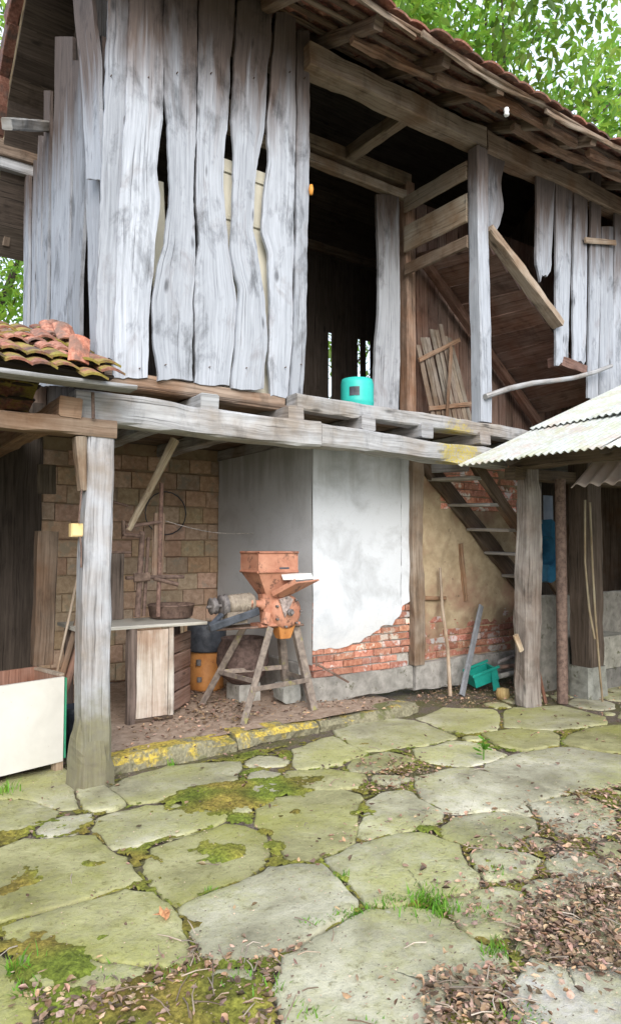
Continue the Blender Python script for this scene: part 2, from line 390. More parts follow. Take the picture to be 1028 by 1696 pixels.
DIRT = simple('packed_dirt', (.26, .185, .135), (.42, .32, .25), 14, .95, spots=((.15, .11, .085), 22, .58), bumps=.7)
def kerb_mat():
    m, nt, b = new_mat('lichen_kerb'); p = pos(nt)
    n = noise_(nt, p, 7, 7, .7); n3 = noise_(nt, p, 40, 4)
    col = ramp(nt, n3, [(.3, (.13, .12, .075)), (.65, (.27, .25, .16))])
    gz = nd(nt, 'SeparateXYZ'); nt.links.new(nd(nt, 'NewGeometry').outputs['Normal'], gz.inputs[0])
    px = nd(nt, 'SeparateXYZ'); nt.links.new(p, px.inputs[0])
    k = math_(nt, 'ADD', n, math_(nt, 'MULTIPLY', gz.outputs[2], .12))
    xr = nd(nt, 'MapRange'); nt.links.new(px.outputs[0], xr.inputs[0]); xr.inputs[1].default_value = 2.9; xr.inputs[2].default_value = 4.3; xr.inputs[3].default_value = 0.0; xr.inputs[4].default_value = .14
    k = math_(nt, 'SUBTRACT', k, xr.outputs[0])
    col = mix(nt, ramp(nt, k, [(.52, 0.0), (.62, .9)]), col, mix(nt, ramp(nt, n3, [(.35, 0.0), (.6, 1.0)]), (.24, .18, .045), (.62, .46, .06)))
    col = mix(nt, ramp(nt, noise_(nt, mapped(nt, p, (1, 1, 1), (3, 3, 3)), 5, 5), [(.55, 0.0), (.62, .8)]), col, (.11, .12, .035))
    nt.links.new(col, b.inputs['Base Color']); b.inputs['Roughness'].default_value = .95
    bump(nt, b, n3, .6, .02); return m
KERB = kerb_mat()
def leaf_mat(name, c0, c1, trans=.4):
    m, nt, b = new_mat(name); p = pos(nt)
    col = ramp(nt, noise_(nt, p, 1.2, 3), [(.35, c0), (.65, c1)]); col = tint_mul(nt, col)
    nt.links.new(col, b.inputs['Base Color']); b.inputs['Roughness'].default_value = .55
    tr = nd(nt, 'BsdfTranslucent'); nt.links.new(col, tr.inputs[0])
    mx = nd(nt, 'MixShader'); mx.inputs[0].default_value = trans
    nt.links.new(b.outputs[0], mx.inputs[1]); nt.links.new(tr.outputs[0], mx.inputs[2])
    nt.links.new(mx.outputs[0], nt.nodes['Material Output'].inputs[0]); return m
LEAF = leaf_mat('tree_leaf', (.15, .31, .045), (.30, .48, .09), .55)
GRASSM = leaf_mat('grass_blade', (.09, .24, .02), (.17, .36, .04), .4)
DRY = simple('dry_leaf', (.20, .152, .115), (.40, .32, .25), 40, .9, bumps=.2)
MOSS = simple('moss', (.10, .105, .018), (.30, .31, .06), 55, 1.0, bumps=1.0)
BARK = simple('bark', (.04, .03, .022), (.11, .085, .065), 20, .95, bumps=.8)
ORANGE = simple('orange_paint', (.38, .165, .105), (.52, .265, .175), 8, .6, spots=((.20, .105, .075), 11, .555), bumps=.3)
ORANGE2 = simple('rust_orange_enamel', (.40, .16, .045), (.56, .26, .085), 9, .55, spots=((.20, .085, .04), 11, .60), bumps=.15)
RUST = simple('rusty_iron', (.085, .055, .045), (.22, .15, .12), 22, .8, bumps=.4)
RUSTG = simple('rusty_angle_iron', (.13, .105, .09), (.29, .24, .20), 16, .8, spots=((.26, .24, .10), 7, .58), bumps=.3)
IRON = simple('dull_iron', (.10, .09, .088), (.24, .22, .215), 25, .6, bumps=.3)
BLACKM = simple('black_metal', (.035, .04, .05), (.09, .10, .12), 12, .4, bumps=.1)
MOTOR = simple('beige_motor', (.20, .165, .13), (.36, .31, .25), 20, .6, spots=((.12, .09, .07), 12, .6), bumps=.2)
CREAMP = simple('cream_paint', (.58, .565, .52), (.67, .655, .605), 3, .5, spots=((.40, .36, .31), 17, .66), bumps=.12)
GREENP = simple('green_paint', (.03, .22, .12), (.06, .34, .19), 9, .6, bumps=.1)
TEAL = simple('turquoise_plastic', (.03, .46, .40), (.05, .56, .49), 4, .42, spots=((.10, .36, .33), 18, .66), bumps=.05)
TEALD = simple('green_plastic', (.01, .24, .19), (.02, .34, .27), 6, .5, bumps=.1)
BLUEP = simple('blue_paint', (.012, .07, .14), (.025, .13, .23), 7, .5, spots=((.10, .09, .10), 10, .63), bumps=.15)
BLUEG = simple('blue_grey_sheet', (.16, .20, .27), (.25, .30, .38), 5, .5, bumps=.1)
WHITEP = simple('white_ceramic', (.72, .72, .70), (.80, .80, .78), 6, .4, bumps=.05)
YELLP = simple('yellow_plastic', (.62, .46, .20), (.70, .55, .28), 5, .5, bumps=.05)
GREYB = simple('grey_plank', (.17, .18, .20), (.28, .29, .32), 9, .8, bumps=.3)
def tin_mat():
    m, nt, b = new_mat('weathered_tin'); p = pos(nt)
    n = noise_(nt, p, 3, 6, .65); n2 = noise_(nt, p, 30, 5)
    col = ramp(nt, n2, [(.3, (.40, .43, .42)), (.7, (.60, .63, .61))])
    col = mix(nt, ramp(nt, n, [(.52, 0.0), (.62, .5)]), col, (.44, .32, .26))
    col = mix(nt, ramp(nt, noise_(nt, mapped(nt, p, (1, 1, 1), (3, 7, 1)), 4.2, 6, .7), [(.48, 0.0), (.60, .65)]), col, (.42, .44, .30))
    nt.links.new(tint_mul(nt, col), b.inputs['Base Color']); b.inputs['Roughness'].default_value = .6
    b.inputs['Metallic'].default_value = .1; bump(nt, b, n2, .2, .005); return m
TIN = tin_mat()
PINKTIN = simple('rusted_tin', (.70, .55, .49), (.80, .68, .63), 5, .65, bumps=.15)
# ================================================================== SETTING
def ground():
    mb = MB(); n = 90; s = 60.0
    xs = sorted(set([-s, -30, -15, -8] + [-6 + .16 * i for i in range(100)] + [12, 18, 30, s]))
    ys = sorted(set([-s, -30, -12, -5] + [-3 + .16 * i for i in range(80)] + [12, 18, 30, s]))
    vs = [(x, y, -.018 + nz((x, y, 0), 2.2) * .014 + nz((x, y, 3), 7) * .008) for y in ys for x in xs]
    W_ = len(xs); fs = [[j * W_ + i, j * W_ + i + 1, (j + 1) * W_ + i + 1, (j + 1) * W_ + i] for j in range(len(ys) - 1) for i in range(W_ - 1)]
    mb.add(vs, fs, None, (1, 1, 1), True)
    tag(mb.build('ground', SOIL), kind='structure')
ground()
def c4(l): return [(x / 1.977, y / 1.977 + 1200) for x, y in l]
def c5(l): return [(x / 1.947 + 500, y / 1.947 + 1150) for x, y in l]
STONES = [(c4(q), t) for q, t in [
    ([(352, 200), (560, 140), (760, 128), (740, 172), (560, 215), (432, 250), (390, 220)], 0),
    ([(257, 213), (340, 195), (408, 255), (300, 285), (272, 262)], 0),
    ([(0, 200), (60, 165), (180, 150), (225, 180), (255, 268), (200, 275), (100, 243), (0, 235)], 0),
    ([(-60, 255), (90, 248), (190, 285), (130, 312), (-60, 345)], 0),
    ([(170, 325), (295, 287), (308, 310), (230, 347), (160, 355)], .8),
    ([(312, 302), (480, 272), (560, 270), (720, 303), (680, 325), (540, 350), (380, 395), (322, 342)], 0),
    ([(-50, 440), (0, 420), (90, 385), (310, 365), (332, 400), (362, 450), (432, 505), (380, 520), (210, 580), (30, 617), (-50, 600)], -.45),
    ([(500, 480), (540, 410), (640, 370), (740, 335), (862, 360), (872, 400), (820, 440), (780, 490), (580, 575), (540, 560)], -.45),
    ([(40, 660), (200, 612), (420, 565), (500, 552), (540, 590), (600, 640), (590, 700), (600, 760), (480, 788), (350, 775), (230, 735), (120, 702)], -.4),
    ([(90, 765), (200, 742), (340, 787), (470, 792), (480, 812), (390, 835), (300, 842), (130, 822)], 0),
    ([(-60, 770), (0, 790), (22, 850), (50, 900), (30, 960), (-60, 990)], -.4),
    ([(430, 862), (480, 845), (500, 870), (440, 890)], 0),
]] + [([(445, 1342), (475, 1325), (500, 1310), (560, 1300), (598, 1320), (592, 1390), (540, 1410), (500, 1418), (455, 1390), (440, 1365)], -.4),
      ([(298, 1503), (350, 1481), (455, 1448), (530, 1437), (562, 1455), (590, 1490), (570, 1520), (500, 1548), (440, 1560), (380, 1575), (345, 1570), (320, 1540)], .25),
      ([(500, 1590), (530, 1556), (582, 1520), (670, 1499), (741, 1530), (767, 1561), (808, 1587), (834, 1612), (790, 1618), (716, 1618), (700, 1650), (690, 1700), (640, 1760), (560, 1760), (505, 1700), (487, 1640)], .15)] + [
    (c5(q), t) for q, t in [
    ([(132, 118), (250, 70), (390, 90), (480, 130), (420, 152), (300, 160), (200, 180), (150, 160)], 0),
    ([(0, 180), (100, 140), (182, 170), (200, 192), (110, 213), (0, 233)], 0),
    ([(397, 75), (470, 45), (600, 50), (640, 68), (600, 108), (500, 120), (430, 97)], .1),
    ([(645, 68), (700, 45), (830, 40), (950, 73), (960, 90), (900, 100), (760, 110), (670, 100)], 0),
    ([(612, 130), (700, 112), (790, 117), (820, 145), (800, 160), (720, 175), (650, 157)], -.4),
    ([(850, 150), (960, 102), (1080, 100), (1090, 190), (960, 180), (880, 166)], -.45),
    ([(392, 177), (480, 150), (560, 160), (620, 190), (600, 202), (520, 225), (400, 205)], .9),
    ([(600, 237), (720, 187), (870, 168), (1010, 195), (1080, 230), (1070, 270), (940, 290), (820, 303), (700, 285), (620, 262)], .45),
    ([(402, 270), (520, 242), (640, 255), (760, 290), (848, 320), (740, 338), (690, 345), (740, 385), (640, 363), (560, 373), (470, 378), (390, 330)], .4),
    ([(202, 342), (330, 312), (460, 370), (430, 395), (290, 433), (190, 468), (172, 450)], .1),
    ([(482, 440), (510, 400), (570, 377), (650, 380), (735, 400), (700, 430), (660, 450), (655, 490), (560, 480)], 0),
    ([(92, 530), (180, 490), (320, 458), (380, 457), (470, 490), (560, 580), (540, 618), (450, 638), (380, 630), (320, 680), (210, 668), (150, 610), (120, 570)], .05),
    ([(742, 355), (830, 332), (900, 327), (960, 370), (970, 420), (920, 440), (850, 430), (770, 390)], .4),
    ([(482, 672), (580, 645), (700, 640), (720, 700), (640, 740), (560, 760), (502, 722)], .3),
    ([(725, 625), (820, 602), (880, 620), (860, 650), (760, 672)], .5),
    ([(790, 540), (880, 520), (1020, 570), (1000, 592), (900, 600), (820, 572)], .5),
    ([(700, 955), (760, 885), (850, 922), (1000, 900), (1080, 930), (1090, 1090), (800, 1090), (740, 1030)], 1.6),
    ([(-30, 250), (90, 252), (178, 262), (168, 298), (60, 310), (-30, 308)], -.4),
    ([(172, 212), (280, 192), (340, 207), (250, 235), (182, 240)], 0),
    ([(572, 500), (660, 500), (760, 530), (700, 578), (600, 590), (562, 552)], .5),
]]
def pt_seg(p, a, b):
    d = b - a; t = max(0, min(1, (p - a).dot(d) / max(1e-9, d.length_squared))); return (p - a - d * t).length
def poly_dist(p, poly): return min(pt_seg(p, poly[k], poly[(k + 1) % len(poly)]) for k in range(len(poly)))
def in_poly(p, poly):
    c_ = False; n = len(poly)
    for i in range(n):
        a, b = poly[i], poly[(i + 1) % n]
        if (a.y > p.y) != (b.y > p.y) and p.x < (b.x - a.x) * (p.y - a.y) / (b.y - a.y) + a.x: c_ = not c_
    return c_
SLABS = []          # (outline, tone)
CELL = .02; SGRID = set()
def paving_layout():
    raw = []
    for pts, t in STONES:
        w_ = [G(px, py).xy for px, py in pts]
        ar = sum(w_[k].x * w_[(k + 1) % len(w_)].y - w_[(k + 1) % len(w_)].x * w_[k].y for k in range(len(w_)))
        raw.append((w_[::-1] if ar < 0 else w_, t))
    bbs = [(min(q.x for q in p), max(q.x for q in p), min(q.y for q in p), max(q.y for q in p)) for p, t in raw]
    for i, (poly, t) in enumerate(raw):      # each slab grows until a narrow joint is left to its neighbours
        out = []; n0 = len(poly); m_ = .16
        near = [raw[j][0] for j in range(len(raw)) if j != i and bbs[j][0] < bbs[i][1] + m_ * 2 and bbs[j][1] > bbs[i][0] - m_ * 2 and bbs[j][2] < bbs[i][3] + m_ * 2 and bbs[j][3] > bbs[i][2] - m_ * 2]
        for k in range(n0):
            a, b = poly[k], poly[(k + 1) % n0]; pr_ = poly[k - 1]
            e1 = (b - a).normalized(); e0 = (a - pr_).normalized()
            n1 = Vector((e1.y, -e1.x)); m = max(2, int((b - a).length / .03))
            for q in range(m):
                p = a.lerp(b, q / m)
                nn = n1 if q else (n1 + Vector((e0.y, -e0.x))).normalized()
                dmin = min([poly_dist(p, o) for o in near] or [9])
                ex = min(.075, dmin * .5 - .010)
                out.append(p + nn * (ex * (1.25 if q == 0 else 1) + nz((p.x, p.y, 0), 4) * .012 + nz((p.x, p.y, 0), 17) * .011 + nz((p.x, p.y, 4), 38) * .006))
        SLABS.append((out, t))
    fixed = [(o, min(q.x for q in o), max(q.x for q in o), min(q.y for q in o), max(q.y for q in o)) for o, t in SLABS]
    def clear(p, cap):
        d = cap
        for o, x0, x1, y0, y1 in fixed:
            if p.x < x0 - cap or p.x > x1 + cap or p.y < y0 - cap or p.y > y1 + cap: continue
            if in_poly(p, o): return 0
            d = min(d, poly_dist(p, o))
        return d
    for cap, tries, lim in ((.34, 1500, .24), (.22, 2600, .14), (.13, 2600, .07)):
        for _ in range(tries):
            p = Vector((R.uniform(-4.5, 9.5), R.uniform(-2.5, 4.6)) if cap > .3 else (R.uniform(-.6, 7.2), R.uniform(1.0, 4.75)))
            if p.y > 4.62 and p.x < 4.8: continue
            d = clear(p, cap)
            if d < lim: continue
            k = R.randint(5, 7); a0 = R.uniform(0, 6); out = []
            c5_ = [p + Vector((math.cos(a0 + 6.283 * (q + R.uniform(-.25, .25)) / k), math.sin(a0 + 6.283 * (q + R.uniform(-.25, .25)) / k))) * (d - .012) * R.uniform(.9, 1.1) for q in range(k)]
            for q in range(k):
                a, b = c5_[q], c5_[(q + 1) % k]; m = max(1, int((b - a).length / .045))
                for z in range(m): u = a.lerp(b, z / m); out.append(u + Vector((nz((u.x, u.y, 0), 9), nz((u.x, u.y, 4), 9))) * .012)
            SLABS.append((out, R.uniform(-.2, .5))); fixed.append((out, min(q.x for q in out), max(q.x for q in out), min(q.y for q in out), max(q.y for q in out)))
    for o, t in SLABS:
        x0, x1, y0, y1 = min(q.x for q in o), max(q.x for q in o), min(q.y for q in o), max(q.y for q in o)
        if x1 < -.8 or x0 > 7.5 or y1 < .8: continue
        o2 = o[::2] if len(o) > 14 else o
        for i in range(int(x0 / CELL) - 1, int(x1 / CELL) + 2):
            for j in range(int(y0 / CELL) - 1, int(y1 / CELL) + 2):
                if in_poly(Vector(((i + .5) * CELL, (j + .5) * CELL)), o2): SGRID.add((i, j))
paving_layout()
def on_stone(p): return (math.floor(p.x / CELL), math.floor(p.y / CELL)) in SGRID
def stone_paving():
    mb = MB()
    for out, t in SLABS:
        n = len(out); ctr = sum(out, Vector((0, 0))) / n; sd_ = R.uniform(0, 50); rad = sum((q - ctr).length for q in out) / n
        zt = R.uniform(-.006, .006); kk = R.uniform(.88, 1.10)
        tc = (kk * (1.06 + .2 * t), kk * (1.05 + .19 * t), kk * (.98 + (.40 if t > 0 else .7) * t)); tlt = (R.uniform(-.012, .012), R.uniform(-.012, .012))
        vs, fs = [], []; e1, e2 = 1 - .006 / rad, 1 - .018 / rad
        rings = [(1.0, -.05), (1.0, -.010), (e1, -.003), (e2, .0)] + [(e2 * k, .002) for k in (.86, .7, .54, .38, .22)]
        for s_, z in rings:
            for q in out:
                p = ctr + (q - ctr) * s_; zz = zt + z + (p.x - ctr.x) * tlt[0] + (p.y - ctr.y) * tlt[1]
                if z > -.02: zz += nz((p.x, p.y, 0), 3, sd_) * .006 + nz((p.x, p.y, 0), 11, sd_) * .003 + min(0, nz((p.x, p.y, 9), 6, sd_) + .25) * .010
                vs.append((p.x, p.y, zz))
        for r_ in range(len(rings) - 1):
            for k in range(n): fs.append([r_ * n + k, r_ * n + (k + 1) % n, (r_ + 1) * n + (k + 1) % n, (r_ + 1) * n + k])
        vs.append((ctr.x, ctr.y, zt + .002)); L_ = (len(rings) - 1) * n
        for k in range(n): fs.append([L_ + k, L_ + (k + 1) % n, len(vs) - 1])
        mb.add(vs, fs, None, tc, True)
    tag(mb.build('stone_paving', STONE), kind='structure')
stone_paving()
ZP = 0.10
def pz(x): return ZP - max(0.0, x - 4.0) * .085
def platform():
    mb = MB(); xs = [1.55 + .1 * i for i in range(33)]; ys = [4.98 + .1 * i for i in range(27)]
    vs = [(x, y, pz(x) - .012 + nz((x, y, 0), 3) * .012 + nz((x, y, 2), 11) * .006) for y in ys for x in xs]; W_ = len(xs)
    mb.add(vs, [[j * W_ + i, j * W_ + i + 1, (j + 1) * W_ + i + 1, (j + 1) * W_ + i] for j in range(len(ys) - 1) for i in range(W_ - 1)], None, (1, 1, 1), True)
    tag(mb.build('platform', DIRT), kind='structure')
    mb = MB(); A = G(178, 1283).xy; B = G(694, 1178).xy
    d = (B - A); cuts = [0, .34, .61, 1.0]
    for a, b in zip(cuts, cuts[1:]):
        p = A + d * (a + .004); q = A + d * (b - .004); nrm = Vector((-d.y, d.x)).normalized() * .12
        beam(mb, (p.x + nrm.x, p.y + nrm.y, .02), (q.x + nrm.x, q.y + nrm.y, .015), .25, .155 - .03 * a, rough=.028, cham=.045, step=.05, bow=.05)
    tag(mb.build('kerb', KERB), kind='structure')
platform()
# ================================================================== BARN
Y0 = 4.85
barn = thing('barn', 'two storey weathered timber barn with gappy grey plank front, open loft and tiled roof', 'barn', (1.6, Y0, 0))
def part(name, mat, fn, parent=barn):
    mb = MB(); fn(mb); return mb.build(name, mat, parent)
FY = lambda px, py: YP(px, py, Y0)
FRONT = [
    ([(183, -30), (176, 100), (168, 330), (162, 450), (160, 592)], [(214, -30), (212, 120), (204, 250), (199, 330), (193, 450), (189, 610)], .93, .02),
    ([(216, -30), (209, 170), (203, 260), (196, 400), (191, 520), (188, 626)], [(272, -30), (270, 100), (269, 180), (261, 280), (265, 330), (258, 420), (251, 480), (247, 560), (246, 630)], 1.1, 0),
    ([(274, -30), (271, 80), (273, 150), (277, 200), (281, 330), (273, 400), (262, 440), (252, 500), (255, 560), (262, 628)], [(328, -30), (326, 150), (323, 250), (320, 330), (323, 420), (320, 520), (319, 635)], .96, -.012),
    ([(331, -30), (328, 200), (326, 300), (329, 400), (324, 450), (323, 560), (323, 638)], [(391, -30), (388, 30), (382, 100), (380, 180), (373, 250), (371, 300), (374, 340), (379, 400), (386, 440), (393, 500), (389, 560), (380, 642)], 1.03, .008),
    ([(395, 0), (388, 120), (385, 200), (388, 280), (385, 330), (383, 420), (388, 450), (396, 480), (392, 540), (384, 644)], [(451, 0), (449, 60), (442, 130), (438, 220), (428, 260), (424, 300), (420, 380), (428, 420), (438, 490), (444, 560), (436, 652)], 1.0, -.008),
    ([(457, 20), (450, 130), (443, 200), (445, 260), (438, 330), (435, 380), (446, 420), (448, 520), (446, 600), (449, 656)], [(490, 20), (490, 200), (488, 350), (486, 450), (485, 560), (478, 658)], 1.05, .01),
    ([(493, 50), (492, 250), (490, 400), (488, 520), (481, 655)], [(513, 50), (512, 250), (509, 400), (507, 550), (501, 655)], .9, 0),
]
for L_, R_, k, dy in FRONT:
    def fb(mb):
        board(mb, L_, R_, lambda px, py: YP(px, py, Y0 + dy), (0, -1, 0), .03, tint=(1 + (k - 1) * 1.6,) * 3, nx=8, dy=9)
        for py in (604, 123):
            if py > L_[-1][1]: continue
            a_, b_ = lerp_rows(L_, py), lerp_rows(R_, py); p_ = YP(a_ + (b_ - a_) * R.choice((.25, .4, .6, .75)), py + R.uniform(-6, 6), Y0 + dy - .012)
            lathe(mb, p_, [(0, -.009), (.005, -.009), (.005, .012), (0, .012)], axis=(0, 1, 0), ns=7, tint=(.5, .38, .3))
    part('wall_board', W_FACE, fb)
RIGHT = [
    ([(808, 225), (806, 300), (803, 395)], [(834, 230), (836, 260), (828, 300), (833, 345), (826, 372), (816, 392)], .8),
    ([(888, 262), (890, 350), (889, 440), (896, 460)], [(920, 265), (915, 400), (913, 445), (905, 460)], .85),
    ([(919, 268), (921, 420), (921, 602)], [(948, 270), (945, 450), (940, 602)], .97),
    ([(951, 270), (950, 450), (949, 600)], [(975, 275), (972, 400), (969, 660)], 1.05),
    ([(978, 280), (976, 420), (973, 660)], [(994, 285), (993, 450), (990, 665)], .95),
    ([(996, 375), (994, 500), (992, 670)], [(1015, 380), (1014, 670)], .9),
    ([(1018, 330), (1016, 500), (1014, 670)], [(1040, 330), (1040, 670)], 1.02),
    ([(1043, 300), (1042, 670)], [(1070, 300), (1068, 670)], 1.0),
    ([(1073, 300), (1072, 670)], [(1100, 300), (1100, 670)], .95),
]
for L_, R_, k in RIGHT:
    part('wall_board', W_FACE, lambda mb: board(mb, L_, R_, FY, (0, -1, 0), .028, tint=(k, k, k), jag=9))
SX = 1.62
SIDE = [
    ([(147, 150), (144, 300), (152, 640)], [(171, 60), (165, 300), (160, 640)], .95, 60),
    ([(121, 90), (122, 300), (114, 470), (116, 640)], [(140, 120), (143, 300), (135, 470), (132, 640)], .75, 100),
    ([(90, 100), (86, 300), (80, 640)], [(119, 60), (120, 250), (113, 400), (108, 640)], .95, 60),
    ([(75, 150), (73, 300), (68, 640)], [(84, 150), (82, 320), (78, 640)], .85, 150),
    ([(65, 225), (62, 400), (58, 640)], [(72, 225), (70, 400), (66, 640)], .95, 225),
    ([(54, 265), (52, 400), (48, 640)], [(61, 265), (59, 400), (55, 640)], .9, 265),
    ([(42, 290), (40, 400), (36, 640)], [(50, 290), (49, 400), (45, 640)], .95, 290),
]
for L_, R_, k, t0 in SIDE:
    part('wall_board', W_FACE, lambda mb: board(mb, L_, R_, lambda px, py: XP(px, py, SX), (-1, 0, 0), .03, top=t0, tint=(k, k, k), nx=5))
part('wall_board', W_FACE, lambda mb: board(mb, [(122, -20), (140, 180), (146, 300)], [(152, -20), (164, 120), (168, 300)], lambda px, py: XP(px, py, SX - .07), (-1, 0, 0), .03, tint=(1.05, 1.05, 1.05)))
def X_(px, y=Y0, py=500): return YP(px, py, y).x
XR = 9.0        # right end of the barn
# --- frame
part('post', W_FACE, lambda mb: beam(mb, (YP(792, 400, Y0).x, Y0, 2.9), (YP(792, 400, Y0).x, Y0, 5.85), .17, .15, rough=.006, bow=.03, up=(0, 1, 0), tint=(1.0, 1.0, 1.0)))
part('corner_post', W_BRN, lambda mb: beam(mb, (1.78, Y0 + .14, 2.8), (1.78, Y0 + .14, 5.9), .16, .16))
part('corner_post', W_BRN, lambda mb: beam(mb, (1.78, 7.9, 2.8), (1.78, 7.9, 5.9), .16, .16))
part('corner_post', W_BRN, lambda mb: beam(mb, (XR - .15, Y0 + .14, 0), (XR - .15, Y0 + .14, 5.9), .16, .16))
part('wall_plate', W_TAN, lambda mb: (beam(mb, (1.45, Y0 + .15, 5.94), (3.27, Y0 + .15, 5.95), .2, .21, tint=(.6, .55, .5)), beam(mb, (3.28, Y0 + .02, 5.95), (5.62, Y0 + .02, 5.98), .2, .21, rough=.016, bow=.05, tint=(.8, .74, .7))))
part('wall_plate', W_BRN, lambda mb: beam(mb, (5.64, Y0 + .06, 6.0), (9.5, Y0 + .06, 6.05), .2, .22, rough=.012, bow=.04, tint=(1.3, 1.25, 1.2)))
part('wall_plate', W_BRN, lambda mb: beam(mb, (1.1, 8.0, 6.0), (9.5, 8.0, 6.0), .2, .22))
part('front_beam', W_GREY, lambda mb: (beam(mb, (1.30, 4.78, 2.565), (3.35, 4.78, 2.545), .2, .215, rough=.014, cham=.02, bow=.03, tint=(1.05, 1.05, 1.05)), beam(mb, (3.35, 4.785, 2.545), (5.75, 4.785, 2.515), .2, .185, rough=.014, cham=.02, bow=.03, tint=(1.02, 1.02, 1.02))))
part('sill_beam', W_GREY, lambda mb: beam(mb, (3.12, 4.80, 2.815), (6.9, 4.80, 2.80), .17, .135, rough=.012, cham=.015, bow=.03, tint=(1.03, 1.03, 1.03)))
part('sill_beam', W_BRN, lambda mb: beam(mb, (1.55, 4.93, 2.83), (3.10, 4.93, 2.82), .12, .12, tint=(1.6, 1.6, 1.6)))
for px in (345, 488, 608, 705, 800):
    x = YP(px, 690, 4.72).x
    part('joist', W_GREY, lambda mb: beam(mb, (x, 4.70, 2.705), (x, 7.95, 2.705), .155, .13, rough=.008, tint=rt(.85, 1.0)))
for x in (6.2, 6.95, 7.7, 8.5):
    part('joist', W_GREY, lambda mb: beam(mb, (x, 4.70, 2.705), (x, 7.95, 2.705), .15, .13, rough=.008))
def deck(mb):
    y = 4.86
    while y < 7.9:
        w_ = R.uniform(.17, .26); beam(mb, (1.66, y + w_ / 2, 2.79), (XR, y + w_ / 2, 2.79), w_ - .008, .03, rough=.003, tint=rt(.7, 1.1)); y += w_
part('loft_floor', W_BRN, deck)
# --- inner gallery frame
YI = 6.0
part('inner_beam', W_TAN, lambda mb: beam(mb, (3.1, YI, 6.03), (5.58, YI, 6.03), .14, .15, rough=.008, tint=(.72, .66, .6)))
part('inner_beam', W_TAN, lambda mb: beam(mb, (3.1, YI - .02, 5.83), (5.5, YI - .02, 5.83), .1, .11, rough=.006, tint=(1.15, 1.12, 1.1)))
part('tie_beam', W_TAN, lambda mb: beam(mb, (4.62, Y0 + .12, 6.0), (4.62, YI - .07, 6.03), .13, .15, rough=.012, bow=.04, tint=(.8, .74, .68)))
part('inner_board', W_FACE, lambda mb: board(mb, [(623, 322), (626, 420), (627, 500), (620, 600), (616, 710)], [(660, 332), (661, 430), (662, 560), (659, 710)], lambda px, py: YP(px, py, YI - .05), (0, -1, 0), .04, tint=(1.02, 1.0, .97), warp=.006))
part('inner_post', W_BRN, lambda mb: beam(mb, (5.56, YI, 2.8), (5.56, YI, 6.0), .14, .15, tint=(1.7, 1.55, 1.5)))
def inner_wall(mb):
    x = 5.64
    while x < 8.6:
        w_ = R.uniform(.14, .22); beam(mb, (x + w_ / 2, YI + .1, 2.8), (x + w_ / 2, YI + .1, 5.9), w_ - .012, .025, up=(0, 1, 0), rough=.004, tint=rt(.8, 1.25)); x += w_
part('inner_wall', W_RED, inner_wall)
SPX = 5.46
def slat(z0, z1, k, m=W_TAN):
    part('side_plank', m, lambda mb: beam(mb, (SPX, Y0 + .09, (z0 + z1) / 2), (SPX, YI - .08, (z0 + z1) / 2 + .02), .035, z1 - z0, rough=.005, tint=k))
slat(5.56, 5.76, (.95, .92, .88)); slat(5.08, 5.40, (1.12, 1.12, 1.08)); slat(4.80, 4.94, (.62, .55, .5))
def ramp_panel(mb):
    a0, a1 = Vector((5.70, Y0 + .1, 5.0)), Vector((7.9, Y0 + .1, 3.48)); b0, b1 = Vector((5.70, YI, 5.18)), Vector((7.9, YI, 3.42))
    n = 10
    for i in range(n):
        p = a0.lerp(a1, (i + .5) / n); q = b0.lerp(b1, (i + .5) / n)
        beam(mb, p, q, .26, .025, up=(.62, 0, .78), rough=.004, tint=rt(.75, 1.25))
part('ramp_boarding', W_RED, ramp_panel)
part('ramp_edge_beam', W_TAN, lambda mb: beam(mb, YP(806, 380, Y0 - .02), YP(924, 538, Y0 - .02), .1, .14, rough=.012, up=(0, 1, 0), tint=(1.0, .95, .9)))
part('ramp_edge_beam', W_RED, lambda mb: beam(mb, YP(702, 432, YI - .1), YP(890, 700, YI - .1), .1, .11, up=(0, 1, 0), tint=(1.05, .95, .9)))
part('ledge_board', W_RED, lambda mb: beam(mb, (6.95, Y0 + .1, 3.8), (7.45, Y0 + .1, 3.74), .2, .12, rough=.02, tint=(.9, .8, .8)))
part('cross_batten', W_TAN, lambda mb: beam(mb, YP(968, 398, Y0 - .04), YP(1018, 402, Y0 - .04), .03, .07, tint=(1.05, 1.0, .95)))
# --- rear and end walls of the loft (narrow gaps)
YR = 8.0
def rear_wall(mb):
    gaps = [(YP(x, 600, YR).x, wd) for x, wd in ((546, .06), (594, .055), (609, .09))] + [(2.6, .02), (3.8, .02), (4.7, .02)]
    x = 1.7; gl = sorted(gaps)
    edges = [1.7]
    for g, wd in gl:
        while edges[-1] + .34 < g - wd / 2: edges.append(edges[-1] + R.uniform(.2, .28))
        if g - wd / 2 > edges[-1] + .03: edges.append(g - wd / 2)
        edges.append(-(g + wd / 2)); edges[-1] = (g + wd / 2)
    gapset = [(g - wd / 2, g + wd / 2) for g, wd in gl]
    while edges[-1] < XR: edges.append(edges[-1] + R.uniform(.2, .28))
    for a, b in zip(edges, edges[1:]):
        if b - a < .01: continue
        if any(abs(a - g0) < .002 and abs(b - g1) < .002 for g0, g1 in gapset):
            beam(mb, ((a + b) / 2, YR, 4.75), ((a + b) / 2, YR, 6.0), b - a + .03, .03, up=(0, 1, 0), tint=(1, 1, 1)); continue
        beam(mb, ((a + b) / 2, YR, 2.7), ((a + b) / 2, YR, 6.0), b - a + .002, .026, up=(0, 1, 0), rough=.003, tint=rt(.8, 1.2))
part('rear_wall', W_DARK, rear_wall)
